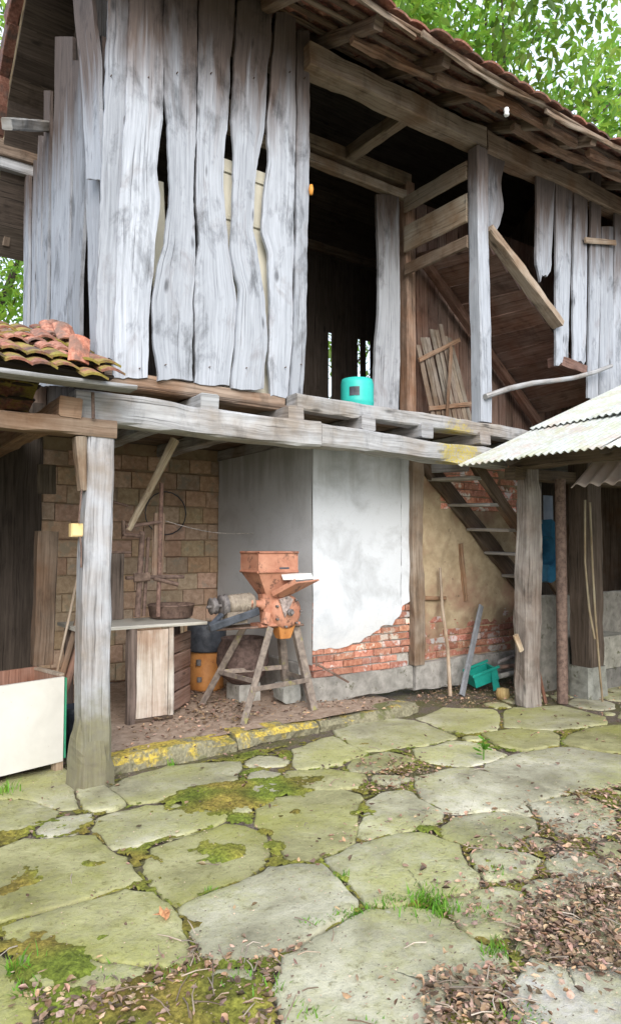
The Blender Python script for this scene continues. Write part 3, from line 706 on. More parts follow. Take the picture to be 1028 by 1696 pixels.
def end_wall(mb):
    y = 4.9
    while y < 8.0:
        w_ = R.uniform(.18, .26); beam(mb, (XR, y + w_ / 2, .1), (XR, y + w_ / 2, 6.3 + min(y - 4.3, 8.6 - y) * .8), w_ + .004, .028, up=(1, 0, 0), rough=.003); y += w_
part('end_wall', W_BRN, end_wall)
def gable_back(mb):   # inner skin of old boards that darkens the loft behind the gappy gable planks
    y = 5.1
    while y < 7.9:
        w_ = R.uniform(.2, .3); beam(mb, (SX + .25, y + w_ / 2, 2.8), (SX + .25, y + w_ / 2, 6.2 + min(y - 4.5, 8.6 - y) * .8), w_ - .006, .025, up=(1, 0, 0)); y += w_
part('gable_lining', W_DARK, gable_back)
# --- roof
EAVE = (4.02, 5.96); KICK = (5.0, 6.36); RIDGE = (6.3, 7.6); RBRK = (7.7, 6.6); REAVE = (8.45, 5.2)
RX0, RX1 = 1.33, 9.6
def roof_z(y):
    P_ = [EAVE, KICK, RIDGE, RBRK, REAVE]
    for a, b in zip(P_, P_[1:]):
        if y <= b[0]: return a[1] + (b[1] - a[1]) * (y - a[0]) / (b[0] - a[0])
    return REAVE[1]
def tile(mb, o, ux, us, un, w=.24, l=.36, th=.016, tint=(1, 1, 1), arch=.022):
    prof = [(-.5, 0), (-.38, .5), (-.2, .95), (0, 1.0), (.2, .8), (.36, .3), (.5, -.1)]
    vs = []
    for s in (0, 1):
        for (x, z) in prof: vs.append(o + ux * x * w + us * l * s + un * (z * arch + th))
        for (x, z) in prof: vs.append(o + ux * x * w + us * l * s + un * (z * arch))
    m = len(prof); fs = []
    for k in range(m - 1):
        fs.append([k, k + 1, 2 * m + k + 1, 2 * m + k]); fs.append([m + k + 1, m + k, 3 * m + k, 3 * m + k + 1]); fs.append([k + 1, k, m + k, m + k + 1]); fs.append([2 * m + k, 2 * m + k + 1, 3 * m + k + 1, 3 * m + k])
    fs += [[0, 2 * m, 3 * m, m], [m - 1, 2 * m - 1, 4 * m - 1, 3 * m - 1]]
    mb.add(vs, fs, None, tint)
def tile_slope(mb, e0, e1, up_vec, length, jit=.006, w=.225, row=.27, sag=.03, drop=0.0):
    e0, e1 = Vector(e0), Vector(e1); ux = (e1 - e0).normalized(); us = Vector(up_vec).normalized(); un = ux.cross(us).normalized()
    if un.z < 0: un = -un
    nc = int((e1 - e0).length / w); nr = max(1, int(length / row))
    for r_ in range(nr):
        for c_ in range(nc):
            if R.random() < drop: continue
            o = e0 + ux * (c_ + .5) * w + us * (r_ * row + R.uniform(-1, 1) * jit * (8 if r_ == 0 else 1.5)) + un * (.012 + R.uniform(0, jit) + sag * nz((c_ * .25, r_ * .4, 0), 1))
            k = R.uniform(.5, 1.15); a = R.uniform(-.04, .04)
            t = (us + un * -.055 + ux * a).normalized()
            tile(mb, o, ux, t, un, w=w * 1.04, l=row * 1.32, tint=(k * R.uniform(.9, 1.15), k, k))
def barn_roof(mb):
    sv_ = lambda a, b: Vector((0, b[0] - a[0], b[1] - a[1]))
    tile_slope(mb, (RX0, EAVE[0], EAVE[1]), (RX1, EAVE[0], EAVE[1]), sv_(EAVE, KICK), sv_(EAVE, KICK).length + .05)
    tile_slope(mb, (RX0, KICK[0], KICK[1]), (RX1, KICK[0], KICK[1]), sv_(KICK, RIDGE), sv_(KICK, RIDGE).length + .2)
    tile_slope(mb, (RX0, REAVE[0], REAVE[1]), (RX1, REAVE[0], REAVE[1]), sv_(REAVE, RBRK), sv_(REAVE, RBRK).length + .1)
    tile_slope(mb, (RX0, RBRK[0], RBRK[1]), (RX1, RBRK[0], RBRK[1]), sv_(RBRK, RIDGE), sv_(RBRK, RIDGE).length + .1)
part('tiled_roof', TILE, barn_roof)
def battens(mb):
    y = EAVE[0] + .06
    while y < REAVE[0]:
        z = roof_z(y) - .025; beam(mb, (RX0 + .02, y, z), (RX1 - .02, y, z), .05, .03, rough=.003, tint=rt(.7, 1.2)); y += .2
part('roof_battens', W_BRN, battens)
x = RX0 + .12
while x < RX1:
    xr = x + R.uniform(-.08, .08)
    def raf(mb):
        d_ = .085
        beam(mb, (xr, EAVE[0] + .1 + R.uniform(-.04, .05), roof_z(EAVE[0] + .1) - d_), (xr, KICK[0], roof_z(KICK[0]) - d_), .09, .1, rough=.01, tint=rt(.8, 1.4))
        beam(mb, (xr, KICK[0], roof_z(KICK[0]) - d_), (xr, RIDGE[0], RIDGE[1] - d_), .09, .1, rough=.008)
        beam(mb, (xr, RIDGE[0], RIDGE[1] - d_), (xr, RBRK[0], RBRK[1] - d_), .09, .1, rough=.008); beam(mb, (xr, RBRK[0], RBRK[1] - d_), (xr, REAVE[0], REAVE[1] - d_), .09, .1, rough=.008)
    part('rafter', W_BRN, raf); x += .72
def under(mb):
    y = KICK[0] + .1
    while y < REAVE[0] - .05:
        z0, z1 = roof_z(y) - .05, roof_z(y + .2) - .05
        d_ = Vector((0, .2, z1 - z0)).normalized(); n_ = Vector((0, -d_.z, d_.y))
        beam(mb, (RX0 + .04, y + .1, (z0 + z1) / 2 - .145), (RX1 - .1, y + .1, (z0 + z1) / 2 - .145), .02, .2 * math.sqrt(1 + ((z1 - z0) / .2) ** 2) + .025, up=tuple(d_), rough=.002, tint=rt(.7, 1.3)); y += .2
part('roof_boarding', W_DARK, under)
for x0_, x1_, dz_ in ((RX0, 3.9, .0), (3.93, 5.6, -.015), (5.63, 7.4, .0), (7.44, RX1, -.02)):
    part('fascia_batten', W_TAN, lambda mb: beam(mb, (x0_, EAVE[0] + .03, EAVE[1] - .03 + dz_), (x1_, EAVE[0] + .03 + R.uniform(-.02, .03), EAVE[1] - .035 - dz_), .03, .05, rough=.012, bow=.07, tint=(.75, .7, .66)))
for x0_, x1_, yo, zo in ((3.5, 5.3, .44, .165), (4.4, 6.4, .30, .15), (5.7, 8.9, .5, .18), (6.6, RX1, .22, .14)):
    part('eave_lath', W_BRN, lambda mb: beam(mb, (x0_, EAVE[0] + yo, roof_z(EAVE[0] + yo) - zo), (x1_, EAVE[0] + yo - .05, roof_z(EAVE[0] + yo) - zo), .06, .07, rough=.02, bow=.09, tint=(1.35, 1.2, 1.15)))
def verge(mb):
    P_ = [EAVE, KICK, RIDGE, RBRK, REAVE]
    for a, b in zip(P_, P_[1:]): beam(mb, (RX0 + .05, a[0], a[1] - .05), (RX0 + .05, b[0], b[1] - .05), .035, .12, tint=(.9, .9, .8))
part('verge_board', W_TAN, verge)
def verge_tiles(mb):
    P_ = [EAVE, KICK, RIDGE, RBRK, REAVE]
    for a, b in zip(P_, P_[1:]):
        L_ = math.hypot(b[0] - a[0], b[1] - a[1]); n_ = max(1, int(L_ / .26))
        for i in range(n_):
            p_ = Vector((RX0 - .05, a[0] + (b[0] - a[0]) * i / n_, a[1] + (b[1] - a[1]) * i / n_)); q_ = Vector((RX0 - .05, a[0] + (b[0] - a[0]) * (i + 1.12) / n_, a[1] + (b[1] - a[1]) * (i + 1.12) / n_))
            o_ = Vector((R.uniform(-.012, .012), 0, .03 + R.uniform(-.01, .015))); beam(mb, p_ + o_ + Vector((.03, 0, 0)), q_ + o_ + Vector((.02, 0, .012)), .11, .2, rough=.01, cham=.008, tint=rt(.35, .75))
part('verge_tiles', TILE, verge_tiles)
for y in (6.3, 8.0):
    part('purlin', W_GREY, lambda mb: beam(mb, (RX0 - .06, y, roof_z(y) - .2), (2.0, y, roof_z(y) - .2), .12, .13))
part('purlin', W_GREY, lambda mb: beam(mb, XP(12, 205, 1.1), XP(88, 210, 1.7), .09, .1))
# --- lower storey
YW = 5.5; XC = 3.80; YBK = 7.5
def brickwork(mb_b, mb_m, o, ux, L_, H_, bw, bh, nrm, gap=.012, proud=.012, keep=None, jit=.004, cols=(.75, 1.2)):
    o = Vector(o); ux = Vector(ux); nrm = Vector(nrm); n = int(H_ / (bh + gap)) + 1
    for r_ in range(n):
        x = -(bw / 2 if r_ % 2 else 0) + R.uniform(-.02, .02)
        while x < L_:
            w_ = bw * R.uniform(.86, 1.12) if bw > .25 else bw + R.uniform(-.012, .012); a, b = max(0, x), min(L_, x + w_); z = r_ * (bh + gap)
            if b - a > .03 and z + bh * .6 < H_ and (keep is None or keep((a + b) / 2, z + bh / 2)):
                p = o + ux * ((a + b) / 2) + Vector((0, 0, z + bh / 2 + R.uniform(-jit, jit))) + nrm * (proud - .03 + R.uniform(-jit, jit) * 1.6)
                k = R.uniform(*cols)
                beam(mb_b, p - ux * (b - a) / 2, p + ux * (b - a) / 2, .06, min(bh, H_ - z), rough=.004, cham=.007, tint=(k * R.uniform(.92, 1.1), k, k * R.uniform(.9, 1.1)), step=.06)
            x += w_ + gap
    
def ragged(pts, amp=.02, step=.04, sd_=1.0):
    out = []
    for a, b in zip(pts, pts[1:]):
        a, b = Vector(a), Vector(b); m = max(1, int((b - a).length / step))
        for i in range(m): q = a.lerp(b, i / m); out.append((q.x + nz((q.x, q.y, 0), 9, sd_) * amp, q.y + nz((q.x, q.y, 2), 9, sd_) * amp * 1.3))
    out.append(tuple(pts[-1])); return out
def wall_front(mb):
    # plaster coat with a ragged lower edge that leaves the bricks bare
    low = [(XC + .0, .60), (4.0, .585), (4.15, .60), (4.33, .60), (4.45, .66), (4.58, .70), (4.68, .77), (4.80, .80), (4.88, .86), (4.96, .90), (5.0, .99), (5.085, 1.01)]
    e = ragged(low, .045, .025)
    top = [(q[0], 2.64) for q in e[::-1]]
    n = len(e); Y_ = YW - .028
    rows = 26; vs = []; 
    for (x, z) in e:
        for j in range(rows + 1):
            zz = z + (2.64 - z) * j / rows; vs.append((x, Y_ + nz((x, zz, 0), 2.2) * .012 + nz((x, zz, 5), 7) * .004, zz))
    m = rows + 1; fs = [[i * m + j, (i + 1) * m + j, (i + 1) * m + j + 1, i * m + j + 1] for i in range(n - 1) for j in range(rows)]
    mb.add(vs, fs, None, (1, 1, 1), True)
    bot = [vs[i * m] for i in range(n)]
    mb.add(bot + [(x, YW + .01, z) for x, y, z in bot], [[i, i + n, i + 1 + n, i + 1] for i in range(n - 1)])
pl = part('plaster_wall', PLASTER, wall_front)
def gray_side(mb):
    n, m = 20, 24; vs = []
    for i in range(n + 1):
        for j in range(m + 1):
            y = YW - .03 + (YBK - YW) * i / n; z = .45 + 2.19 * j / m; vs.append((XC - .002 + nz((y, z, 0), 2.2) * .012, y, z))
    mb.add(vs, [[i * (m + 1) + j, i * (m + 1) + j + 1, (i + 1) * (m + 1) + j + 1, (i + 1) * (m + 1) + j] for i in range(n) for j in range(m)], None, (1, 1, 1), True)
part('plaster_side_wall', PLASTER_G, gray_side)
def cores(mb):
    box(mb, (XC + .03, YW + .01, .1), (5.08, YW + .2, 2.77)); box(mb, (XC + .04, YW + .21, .1), (XC + .2, YBK, 2.77))
    box(mb, (5.09, YW + .02, .1), (7.0, YW + .2, 2.77))
part('mortar_core', MORTAR, cores)
part('back_wall_core', MUD, lambda mb: box(mb, (1.7, YBK + .018, .1), (XC + .2, YBK + .2, 2.77), (.75, .72, .7)))
part('brick_wall', BRICK, lambda mb: (brickwork(mb, None, (XC + .01, YW, .32), (1, 0, 0), 1.27, .75, .235, .062, (0, -1, 0), proud=.014, keep=lambda a, z: a > .0 and not (a > 1.16 and z < .14))))
part('brick_wall', BLOCK, lambda mb: brickwork(mb, None, (1.75, YBK + .01, .12), (1, 0, 0), 2.1, 2.5, .27, .185, (0, -1, 0), gap=.010, jit=.006, cols=(.8, 1.1)))
part('plinth', CONC, lambda mb: (beam(mb, (XC - .03, YW + .06, .2), (5.10, YW + .06, .2), .2, .24, rough=.012, step=.08), beam(mb, (XC + .07, YW + .17, .27), (XC + .07, YBK, .27), .19, .36, rough=.012, step=.08), beam(mb, (5.12, YW + .03, .2), (7.0, YW + .03, .2), .2, .30, rough=.02, step=.08)))
part('door_post', W_TAN, lambda mb: beam(mb, (5.15, YW - .03, .33), (5.15, YW - .03, 2.62), .15, .13, rough=.012, bow=.03, up=(0, 1, 0), tint=(.82, .79, .78)))
def mudwall(mb):
    n, m = 90, 110; vs = []; x0, x1, z0, z1 = 5.23, 7.0, .33, 2.64
    for i in range(n + 1):
        for j in range(m + 1):
            x = x0 + (x1 - x0) * i / n; z = z0 + (z1 - z0) * j / m
            low = max(0.0, min(1.0, (1.02 - z) / .5))
            y = YW - .020 + nz((x, z, 0), 2.6) * .020 + nz((x, z, 2), 8) * .012 + nz((x, z, 5), 24) * .004 + low * .030
            vs.append((x, y, z))
    mb.add(vs, [[i * (m + 1) + j, (i + 1) * (m + 1) + j, (i + 1) * (m + 1) + j + 1, i * (m + 1) + j + 1] for i in range(n) for j in range(m)], None, (1, 1, 1), True)
part('mud_wall', MUD, mudwall)
part('brick_wall', BRICK, lambda mb: brickwork(mb, None, (5.23, YW + .01, .36), (1, 0, 0), 1.75, 1.3, .24, .068, (0, -1, 0), proud=.010, cols=(.6, 1.05)))
part('brick_wall', BRICK, lambda mb: brickwork(mb, None, (5.55, YW - .012, 2.02), (1, 0, 0), 1.4, .6, .24, .07, (0, -1, 0), proud=.016, cols=(1.3, 2.0)))
for a, b in (((690, 990), (735, 991)), ((762, 900), (770, 995))):
    p, q = YP(*a, YW - .03), YP(*b, YW - .03)
    part('wall_stud', W_BRN, lambda mb: beam(mb, p, q, .05, .06, up=(0, 1, 0), rough=.01, tint=(1.6, 1.4, 1.2)))
# --- staircase
st = None
def stringers(mb):
    beam(mb, (5.22, 5.44, 2.58), (7.55, 5.44, .55), .06, .2, rough=.01, tint=(.6, .6, .6))
    beam(mb, (5.50, 4.93, 2.50), (7.30, 4.93, .72), .06, .15, rough=.01, tint=(.9, .85, .8))
st = part('staircase', W_BRN, stringers)
for k in range(7):
    x_ = 5.46 + k * .30; z_ = 2.34 - k * .272
    part('tread', W_GREY, lambda mb: beam(mb, (x_ + .05, 4.90, z_ - .02), (x_, 5.47, z_), .22, .035, rough=.006, tint=(1.05, 1.0, .96)), st)
part('stair_riser', W_GREY, lambda mb: beam(mb, (5.42, 4.93, 2.45), (5.36, 5.44, 2.47), .02, .12, tint=(.9, .9, .95)), st)
# ================================================================== LEAN-TO (left)
lean = thing('lean_to', 'open fronted lean-to with mossy clay tile roof and grey post left of the plank front', 'lean-to', (1.46, 4.74, 0))
def lean_post(mb):
    beam(mb, (1.455, 4.74, -.02), (1.475, 4.74, 2.36), .205, .2, rough=.01, cham=.02, bow=.03, up=(0, 1, 0), taper=.88, tint=(1.0, 1.0, 1.02))
part('post', W_POST, lean_post, lean)
part('post_foot', W_POST, lambda mb: beam(mb, (1.45, 4.735, -.05), (1.46, 4.74, .46), .285, .27, rough=.022, cham=.06, up=(0, 1, 0), taper=.60, tint=(.95, .94, .90), step=.05), lean)
part('cross_beam', W_TAN, lambda mb: beam(mb, (-2.6, 4.72, 2.41), (1.57, 4.72, 2.415), .19, .115, rough=.01, cham=.015, bow=.02, tint=(.72, .62, .56)), lean)
part('corbel', W_TAN, lambda mb: beam(mb, (1.335, 4.72, 2.345), (1.36, 4.72, 1.98), .07, .13, up=(0, 1, 0), rough=.012, taper=.6, tint=(.85, .8, .75)), lean)
for x in (1.25, .45, -.4, -1.2, -2.1):
    part('joist', W_BRN, lambda mb: beam(mb, (x, 4.62, 2.53), (x, 7.5, 2.56), .15, .13, rough=.01, tint=(1.6, 1.45, 1.3)), lean)
def lean_roof(mb):
    tile_slope(mb, (-2.8, 4.40, 2.70), (1.56, 4.40, 2.70), (0, 1, .45), 1.75, jit=.020, sag=.06, w=.15, row=.16); tile_slope(mb, (-2.8, 7.6, 2.6), (1.56, 7.6, 2.6), (0, -1, .45), 1.75, jit=.014)
part('tiled_roof', TILE_M, lean_roof, lean)
part('eave_board', W_GREY, lambda mb: beam(mb, (-2.8, 4.46, 2.665), (1.62, 4.46, 2.66), .16, .028, rough=.005, bow=.03, tint=(.85, .85, .85)), lean)
def lean_boards(mb):
    y = 4.6
    while y < 7.5: z = 2.70 + min(y - 4.5, 7.5 - y) * .45; beam(mb, (-2.8, y, z), (1.5, y, z), .2, .02, tint=rt(.7, 1.1)); y += .205
part('roof_boarding', W_DARK, lean_boards, lean)
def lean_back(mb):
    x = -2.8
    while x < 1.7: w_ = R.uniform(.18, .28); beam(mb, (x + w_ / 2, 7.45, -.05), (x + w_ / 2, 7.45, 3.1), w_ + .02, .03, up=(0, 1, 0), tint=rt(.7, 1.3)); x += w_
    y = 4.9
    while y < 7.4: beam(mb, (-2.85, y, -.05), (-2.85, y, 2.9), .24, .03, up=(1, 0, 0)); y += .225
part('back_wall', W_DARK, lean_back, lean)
part('inner_post', W_BRN, lambda mb: beam(mb, YP(70, 1100, 5.9), YP(78, 880, 5.9), .16, .14, up=(0, 1, 0), tint=(.8, .78, .75)), lean)
part('inner_post', W_DARK, lambda mb: beam(mb, YP(78, 770, 6.6), YP(78, 818, 6.6), .16, .05, up=(0, 1, 0), tint=(1.2, 1.2, 1.1)), lean)
part('iron_strap', RUST, lambda mb: beam(mb, YP(154, 650, 4.60), YP(155, 693, 4.60), .022, .02, up=(0, 1, 0), rough=0), lean)
# junction box and cable on the post
jb = thing('junction_box', 'small yellowish plastic electrical box on the left side of the grey post', 'junction box', YP(128, 878, 4.72))
p = YP(128, 878, 4.72)
part('box_body', YELLP, lambda mb: beam(mb, p + Vector((0, .02, -.045)), p + Vector((0, .02, .045)), .085, .07, rough=0, cham=.008), jb)
part('cable', RUST, lambda mb: (tube(mb, [YP(136, 810, 4.66), YP(133, 840, 4.67), YP(131, 866, 4.68)], .006), tube(mb, [YP(133, 889, 4.68), YP(135, 905, 4.66), YP(135, 940, 4.66)], .007)), jb)
part('lid', YELLP, lambda mb: box(mb, p + Vector((-.036, -.022, -.038)), p + Vector((.036, -.012, .038)), tint=(1.1, 1.1, 1.1)), jb)
# loose tiles on the lean-to roof
def lean_pt(px, py, off=.05):     # a spot on the sloping tiles
    for i in range(400):
        y = 4.3 + i * .005; q = YP(px, py, y)
        if q.z <= 2.70 + (y - 4.40) * .45 + off: return q
    return YP(px, py, 5.4)
for (px, py, tl, rz) in [(66, 560, .30, .1), (78, 555, .5, -.15), (90, 550, .75, .2), (101, 552, .85, .05), (113, 557, .9, -.1), (86, 572, .35, .3), (106, 576, .45, -.2), (46, 552, .3, -.2), (30, 556, .3, .2), (118, 588, .35, .1)]:
    o = lean_pt(px, py + 10); mb = MB()
    tile(mb, o, Vector((math.cos(rz), math.sin(rz), 0)), Vector((-.1 * tl, math.cos(tl), math.sin(tl))).normalized(), Vector((0, -math.sin(tl), math.cos(tl))), w=.15, l=.2, arch=.03, tint=(R.uniform(1.0, 1.5),) * 3)
    tag(mb.build('roof_tile', TILE, base=o), 'loose red clay tile in the heap on the mossy lean-to roof', 'roof tile', 'loose tiles heaped on the lean-to roof')
o = lean_pt(130, 602); mb = MB()
tile(mb, o, Vector((.9, .2, 0)).normalized(), Vector((.12, .3, .93)).normalized(), Vector((-.2, -.95, .2)).normalized(), w=.15, l=.2, arch=.03, tint=(1.7, 1.45, 1.35))
tag(mb.build('roof_tile', TILE, base=o), 'brightest red tile standing on end at the right edge of the tile heap', 'roof tile', 'loose tiles heaped on the lean-to roof')
# ================================================================== TIN-ROOFED SHED (right)
shed = thing('tin_shed', 'open shed with corrugated tin roof on a rough dark post right of the stairs', 'shed', (5.77, 4.5, 0))
def corr(mb, e0, ey, length, up, slope_len, amp=.012, wl=.076, tint=(1, 1, 1), th=.003, wob=.01):
    """corrugated sheet: eave along ey, ridges run up the slope"""
    e0 = Vector(e0); ey = Vector(ey).normalized(); up = Vector(up).normalized(); un = ey.cross(up).normalized()
    if un.z < 0: un = -un
    n = int(length / wl * 8); m = 10; vs = []; sd_ = R.uniform(0, 30)
    for layer in (0, -th):
        for i in range(n + 1):
            s = length * i / n
            for j in range(m + 1):
                t = slope_len * j / m
                vs.append(e0 + ey * s + up * t + un * (amp * math.sin(2 * math.pi * s / wl) + layer + nz((s * .8, t * .8, 0), 1, sd_) * wob) + up * ((nz((s * 1.5, 0, 0), 1, sd_) * .015) if j == 0 else 0))
    M_ = m + 1; K = (n + 1) * M_; fs = []
    for i in range(n):
        for j in range(m):
            a = i * M_ + j; fs.append([a, a + M_, a + M_ + 1, a + 1]); fs.append([K + a + 1, K + a + M_ + 1, K + a + M_, K + a])
        fs.append([i * M_, K + i * M_, K + (i + 1) * M_, (i + 1) * M_])
    mb.add(vs, fs, None, tint, True)
TE = Vector((5.0, 4.64, 2.39)); TUP = Vector((1, 0, .40))
for k in range(5):
    o = TE + Vector((0, -.74 * (k + 1), 0)) + Vector((R.uniform(-.03, .03), 0, .0 + .006 * (k % 2)))
    part('tin_sheet', TIN, lambda mb: corr(mb, o, (0, 1, 0), .78, TUP, 1.35, tint=rt(.9, 1.1)), shed)
    o2 = o + TUP.normalized() * 1.2 + Vector((0, 0, .035))
    part('tin_sheet', TIN, lambda mb: corr(mb, o2, (0, 1, 0), .78, TUP, 2.4, tint=rt(.9, 1.12)), shed)
part('roof_beam', W_DARK, lambda mb: beam(mb, (5.74, 4.6, 2.47), (5.74, .5, 2.47), .16, .16, rough=.012, tint=(1.5, 1.4, 1.3)), shed)
part('roof_beam', W_DARK, lambda mb: beam(mb, (5.55, 4.5, 2.34), (9.2, 4.5, 2.36), .13, .13, rough=.012, tint=(1.6, 1.5, 1.3)), shed)
for y in (4.15, 3.2, 2.2, 1.2):
    part('rafter', W_DARK, lambda mb: beam(mb, TE + Vector((.12, y - TE.y, -.0)), TE + Vector((3.4, y - TE.y, 1.31)), .09, .07), shed)
part('post', wood('shed_post', (.06, .05, .045), (.17, .15, .135), (.30, .275, .25), brown=(.6, .5, .45), base_moss=None), lambda mb: beam(mb, (5.77, 4.5, .0), (5.82, 4.52, 2.4), .25, .22, rough=.02, cham=.05, bow=.05, up=(0, 1, 0), taper=.8, tint=(1.2, 1.2, 1.2)), shed)
part('peg', W_TAN, lambda mb: beam(mb, YP(852, 1052, 4.36), YP(862, 1078, 4.34), .05, .045, rough=.008, tint=(1.4, 1.4, 1.3)), shed)
part('post', RUST, lambda mb: tube(mb, [(6.13, 4.35, .0), (6.15, 4.35, 1.2), (6.17, 4.36, 2.3)], .055, 10, rough=.06), shed)
part('post', W_DARK, lambda mb: beam(mb, (6.68, 4.42, .3), (6.7, 4.42, 2.5), .26, .24, rough=.012, up=(0, 1, 0), tint=(1.3, 1.25, 1.2)), shed)
part('post_footing', CONC, lambda mb: beam(mb, (6.68, 4.42, -.05), (6.68, 4.42, .32), .36, .32, rough=.02, cham=.04, up=(0, 1, 0), step=.06, taper=.85, tint=(.75, .78, .75)), shed)
part('low_wall', CONC, lambda mb: beam(mb, (6.25, 4.95, .5), (8.9, 4.95, .5), .16, 1.08, rough=.01, tint=(.65, .64, .62)), shed)
part('tin_sheet', PINKTIN, lambda mb: corr(mb, YP(945, 800, 4.1) + Vector((0, -1.6, -.03)), (0, 1, 0), 1.62, (1, 0, .75), .55, amp=.022, wl=.15), shed)
def shed_back(mb):
    x = 6.98
    while x < 9.0: beam(mb, (x, 6.4, 0), (x, 6.4, 2.7), .24, .03, up=(0, 1, 0), tint=rt(.5, 1.0)); x += .245
    y = 4.5
    while y > .2: beam(mb, (8.9, y, 0), (8.9, y, 3.6), .24, .03, up=(1, 0, 0), tint=rt(.6, 1.2)); y -= .245
part('back_wall', W_DARK, shed_back, shed)
part('door_frame', W_DARK, lambda mb: beam(mb, (6.98, 5.7, .1), (6.98, 5.7, 2.62), .12, .12, up=(0, 1, 0)), shed)
# ================================================================== THINGS
def T(name, label, cat, base, group=None): return thing(name, label, cat, base, group)
# --- mill
mz = ZP
mill = T('grain_mill', 'orange hopper grain mill on a splayed rusty stand before the white corner', 'grain mill', (3.3, 5.5, mz))
hx0, hx1, hy0, hy1 = 3.08, 3.50, 5.27, 5.60
def hopper(mb):
    zt, zm, zb = 1.545, 1.37, 1.14
    def ring(i, z, x0, x1, y0, y1): return [(x0 + i, y0 + i, z), (x1 - i, y0 + i, z), (x1 - i, y1 - i, z), (x0 + i, y1 - i, z)]
    nx0, nx1, ny0, ny1 = 3.22, 3.38, 5.36, 5.50
    o = ring(0, zt, hx0, hx1, hy0, hy1) + ring(0, zm, hx0, hx1, hy0, hy1) + ring(0, zb, nx0, nx1, ny0, ny1)
    i_ = ring(.008, zt, hx0, hx1, hy0, hy1) + ring(.008, zm, hx0, hx1, hy0, hy1) + ring(.008, zb, nx0, nx1, ny0, ny1)
    fs = []
    for r_ in (0, 4):
        for k in range(4): a, b = r_ + k, r_ + (k + 1) % 4; fs.append([a, a + 4, b + 4, b])
    mb.add(o, fs); mb.add(i_, [f[::-1] for f in fs])
    mb.add(o[:4] + i_[:4], [[k, (k + 1) % 4, (k + 1) % 4 + 4, k + 4] for k in range(4)])
    for p, q in zip(o[:4], o[1:4] + o[:1]): tube(mb, [p, q], .009, 6)
part('hopper', ORANGE, hopper, mill)
def slot(mb): box(mb, (3.30, hy0 - .006, 1.395), (3.40, hy0 + .004, 1.41), cham=.001)
part('slot', BLACKM, slot, mill)
def chute(mb):
    A = [(3.27, 5.26, 1.16), (3.37, 5.26, 1.12), (3.62, 5.13, 1.30), (3.36, 5.13, 1.29)]
    prism(mb, [(3.25, 5.30, 1.15), (3.38, 5.30, 1.13), (3.66, 5.16, 1.285), (3.37, 5.10, 1.27)], (0, .02, .012))
    prism(mb, [(3.25, 5.30, 1.15), (3.37, 5.10, 1.27), (3.36, 5.11, 1.31), (3.24, 5.31, 1.19)], (.008, .008, 0))
    prism(mb, [(3.38, 5.30, 1.13), (3.66, 5.16, 1.285), (3.66, 5.17, 1.30), (3.38, 5.31, 1.17)], (.008, .008, 0))
part('chute', ORANGE, chute, mill)
part('chute_tray', WHITEP, lambda mb: prism(mb, [(3.33, 5.255, 1.295), (3.42, 5.12, 1.30), (3.60, 5.165, 1.305), (3.50, 5.262, 1.305)], (-.015, .01, .05)), mill)
def millbody(mb):
    lathe(mb, (3.41, 5.30, 1.0), [(0, 0), (.12, 0), (.155, .02), (.16, .08), (.155, .15), (.13, .165), (0, .168)], axis=(0, 1, 0), ns=26)
    beam(mb, (3.28, 5.4, .87), (3.26, 5.42, 1.17), .15, .13, rough=.003, cham=.02, up=(0, 1, 0), tint=(.85, .82, .8))
    beam(mb, (3.14, 5.42, .885), (3.56, 5.42, .885), .2, .03, rough=0, tint=(.95, .9, .9))
    lathe(mb, (3.06, 5.40, 1.09), [(0, 0), (.05, 0), (.05, .02), (.033, .022), (.033, .12), (.055, .122), (.055, .15), (0, .15)], axis=(1, 0, -.12), ns=18)
    beam(mb, (3.18, 5.33, .90), (3.21, 5.34, 1.0), .06, .08, rough=.002, cham=.012, up=(0, 1, 0))
part('mill_housing', ORANGE, millbody, mill)
for k in range(7):
    a_ = k * .9
    part('bolt', IRON, lambda mb: lathe(mb, (3.41 + math.cos(a_) * .135, 5.285, 1.0 + math.sin(a_) * .135), [(0, -.012), (.011, -.012), (.011, .02), (0, .02)], axis=(0, 1, 0), ns=6), mill)
part('shaft', IRON, lambda mb: (tube(mb, [(3.41, 5.22, 1.0), (3.41, 5.30, 1.0)], .018, 10), lathe(mb, (3.41, 5.245, 1.0), [(0, 0), (.035, 0), (.035, .02), (0, .02)], axis=(0, 1, 0), ns=6)), mill)
part('hopper_rim', ORANGE, lambda mb: [tube(mb, [p_, q_], .012, 6, tint=(.85, .8, .8)) for p_, q_ in (((hx0, hy0, 1.545), (hx1, hy0, 1.545)), ((hx1, hy0, 1.545), (hx1, hy1, 1.545)), ((hx1, hy1, 1.545), (hx0, hy1, 1.545)), ((hx0, hy1, 1.545), (hx0, hy0, 1.545)), ((hx0, hy0 - .002, 1.37), (hx1, hy0 - .002, 1.37)), ((hx0 - .002, hy0, 1.37), (hx0 - .002, hy1, 1.37)))], mill)
part('cover_plate', IRON, lambda mb: prism(mb, [(3.31, 5.285, 1.12), (3.41, 5.285, 1.15), (3.46, 5.285, 1.11), (3.37, 5.285, .95)], (0, .012, 0), tint=(2.0, 1.8, 1.7)), mill)
part('outlet', ORANGE2, lambda mb: (beam(mb, (3.42, 5.40, .87), (3.42, 5.40, .75), .18, .16, rough=.001, cham=.01, up=(0, 1, 0), taper=.62)), mill)
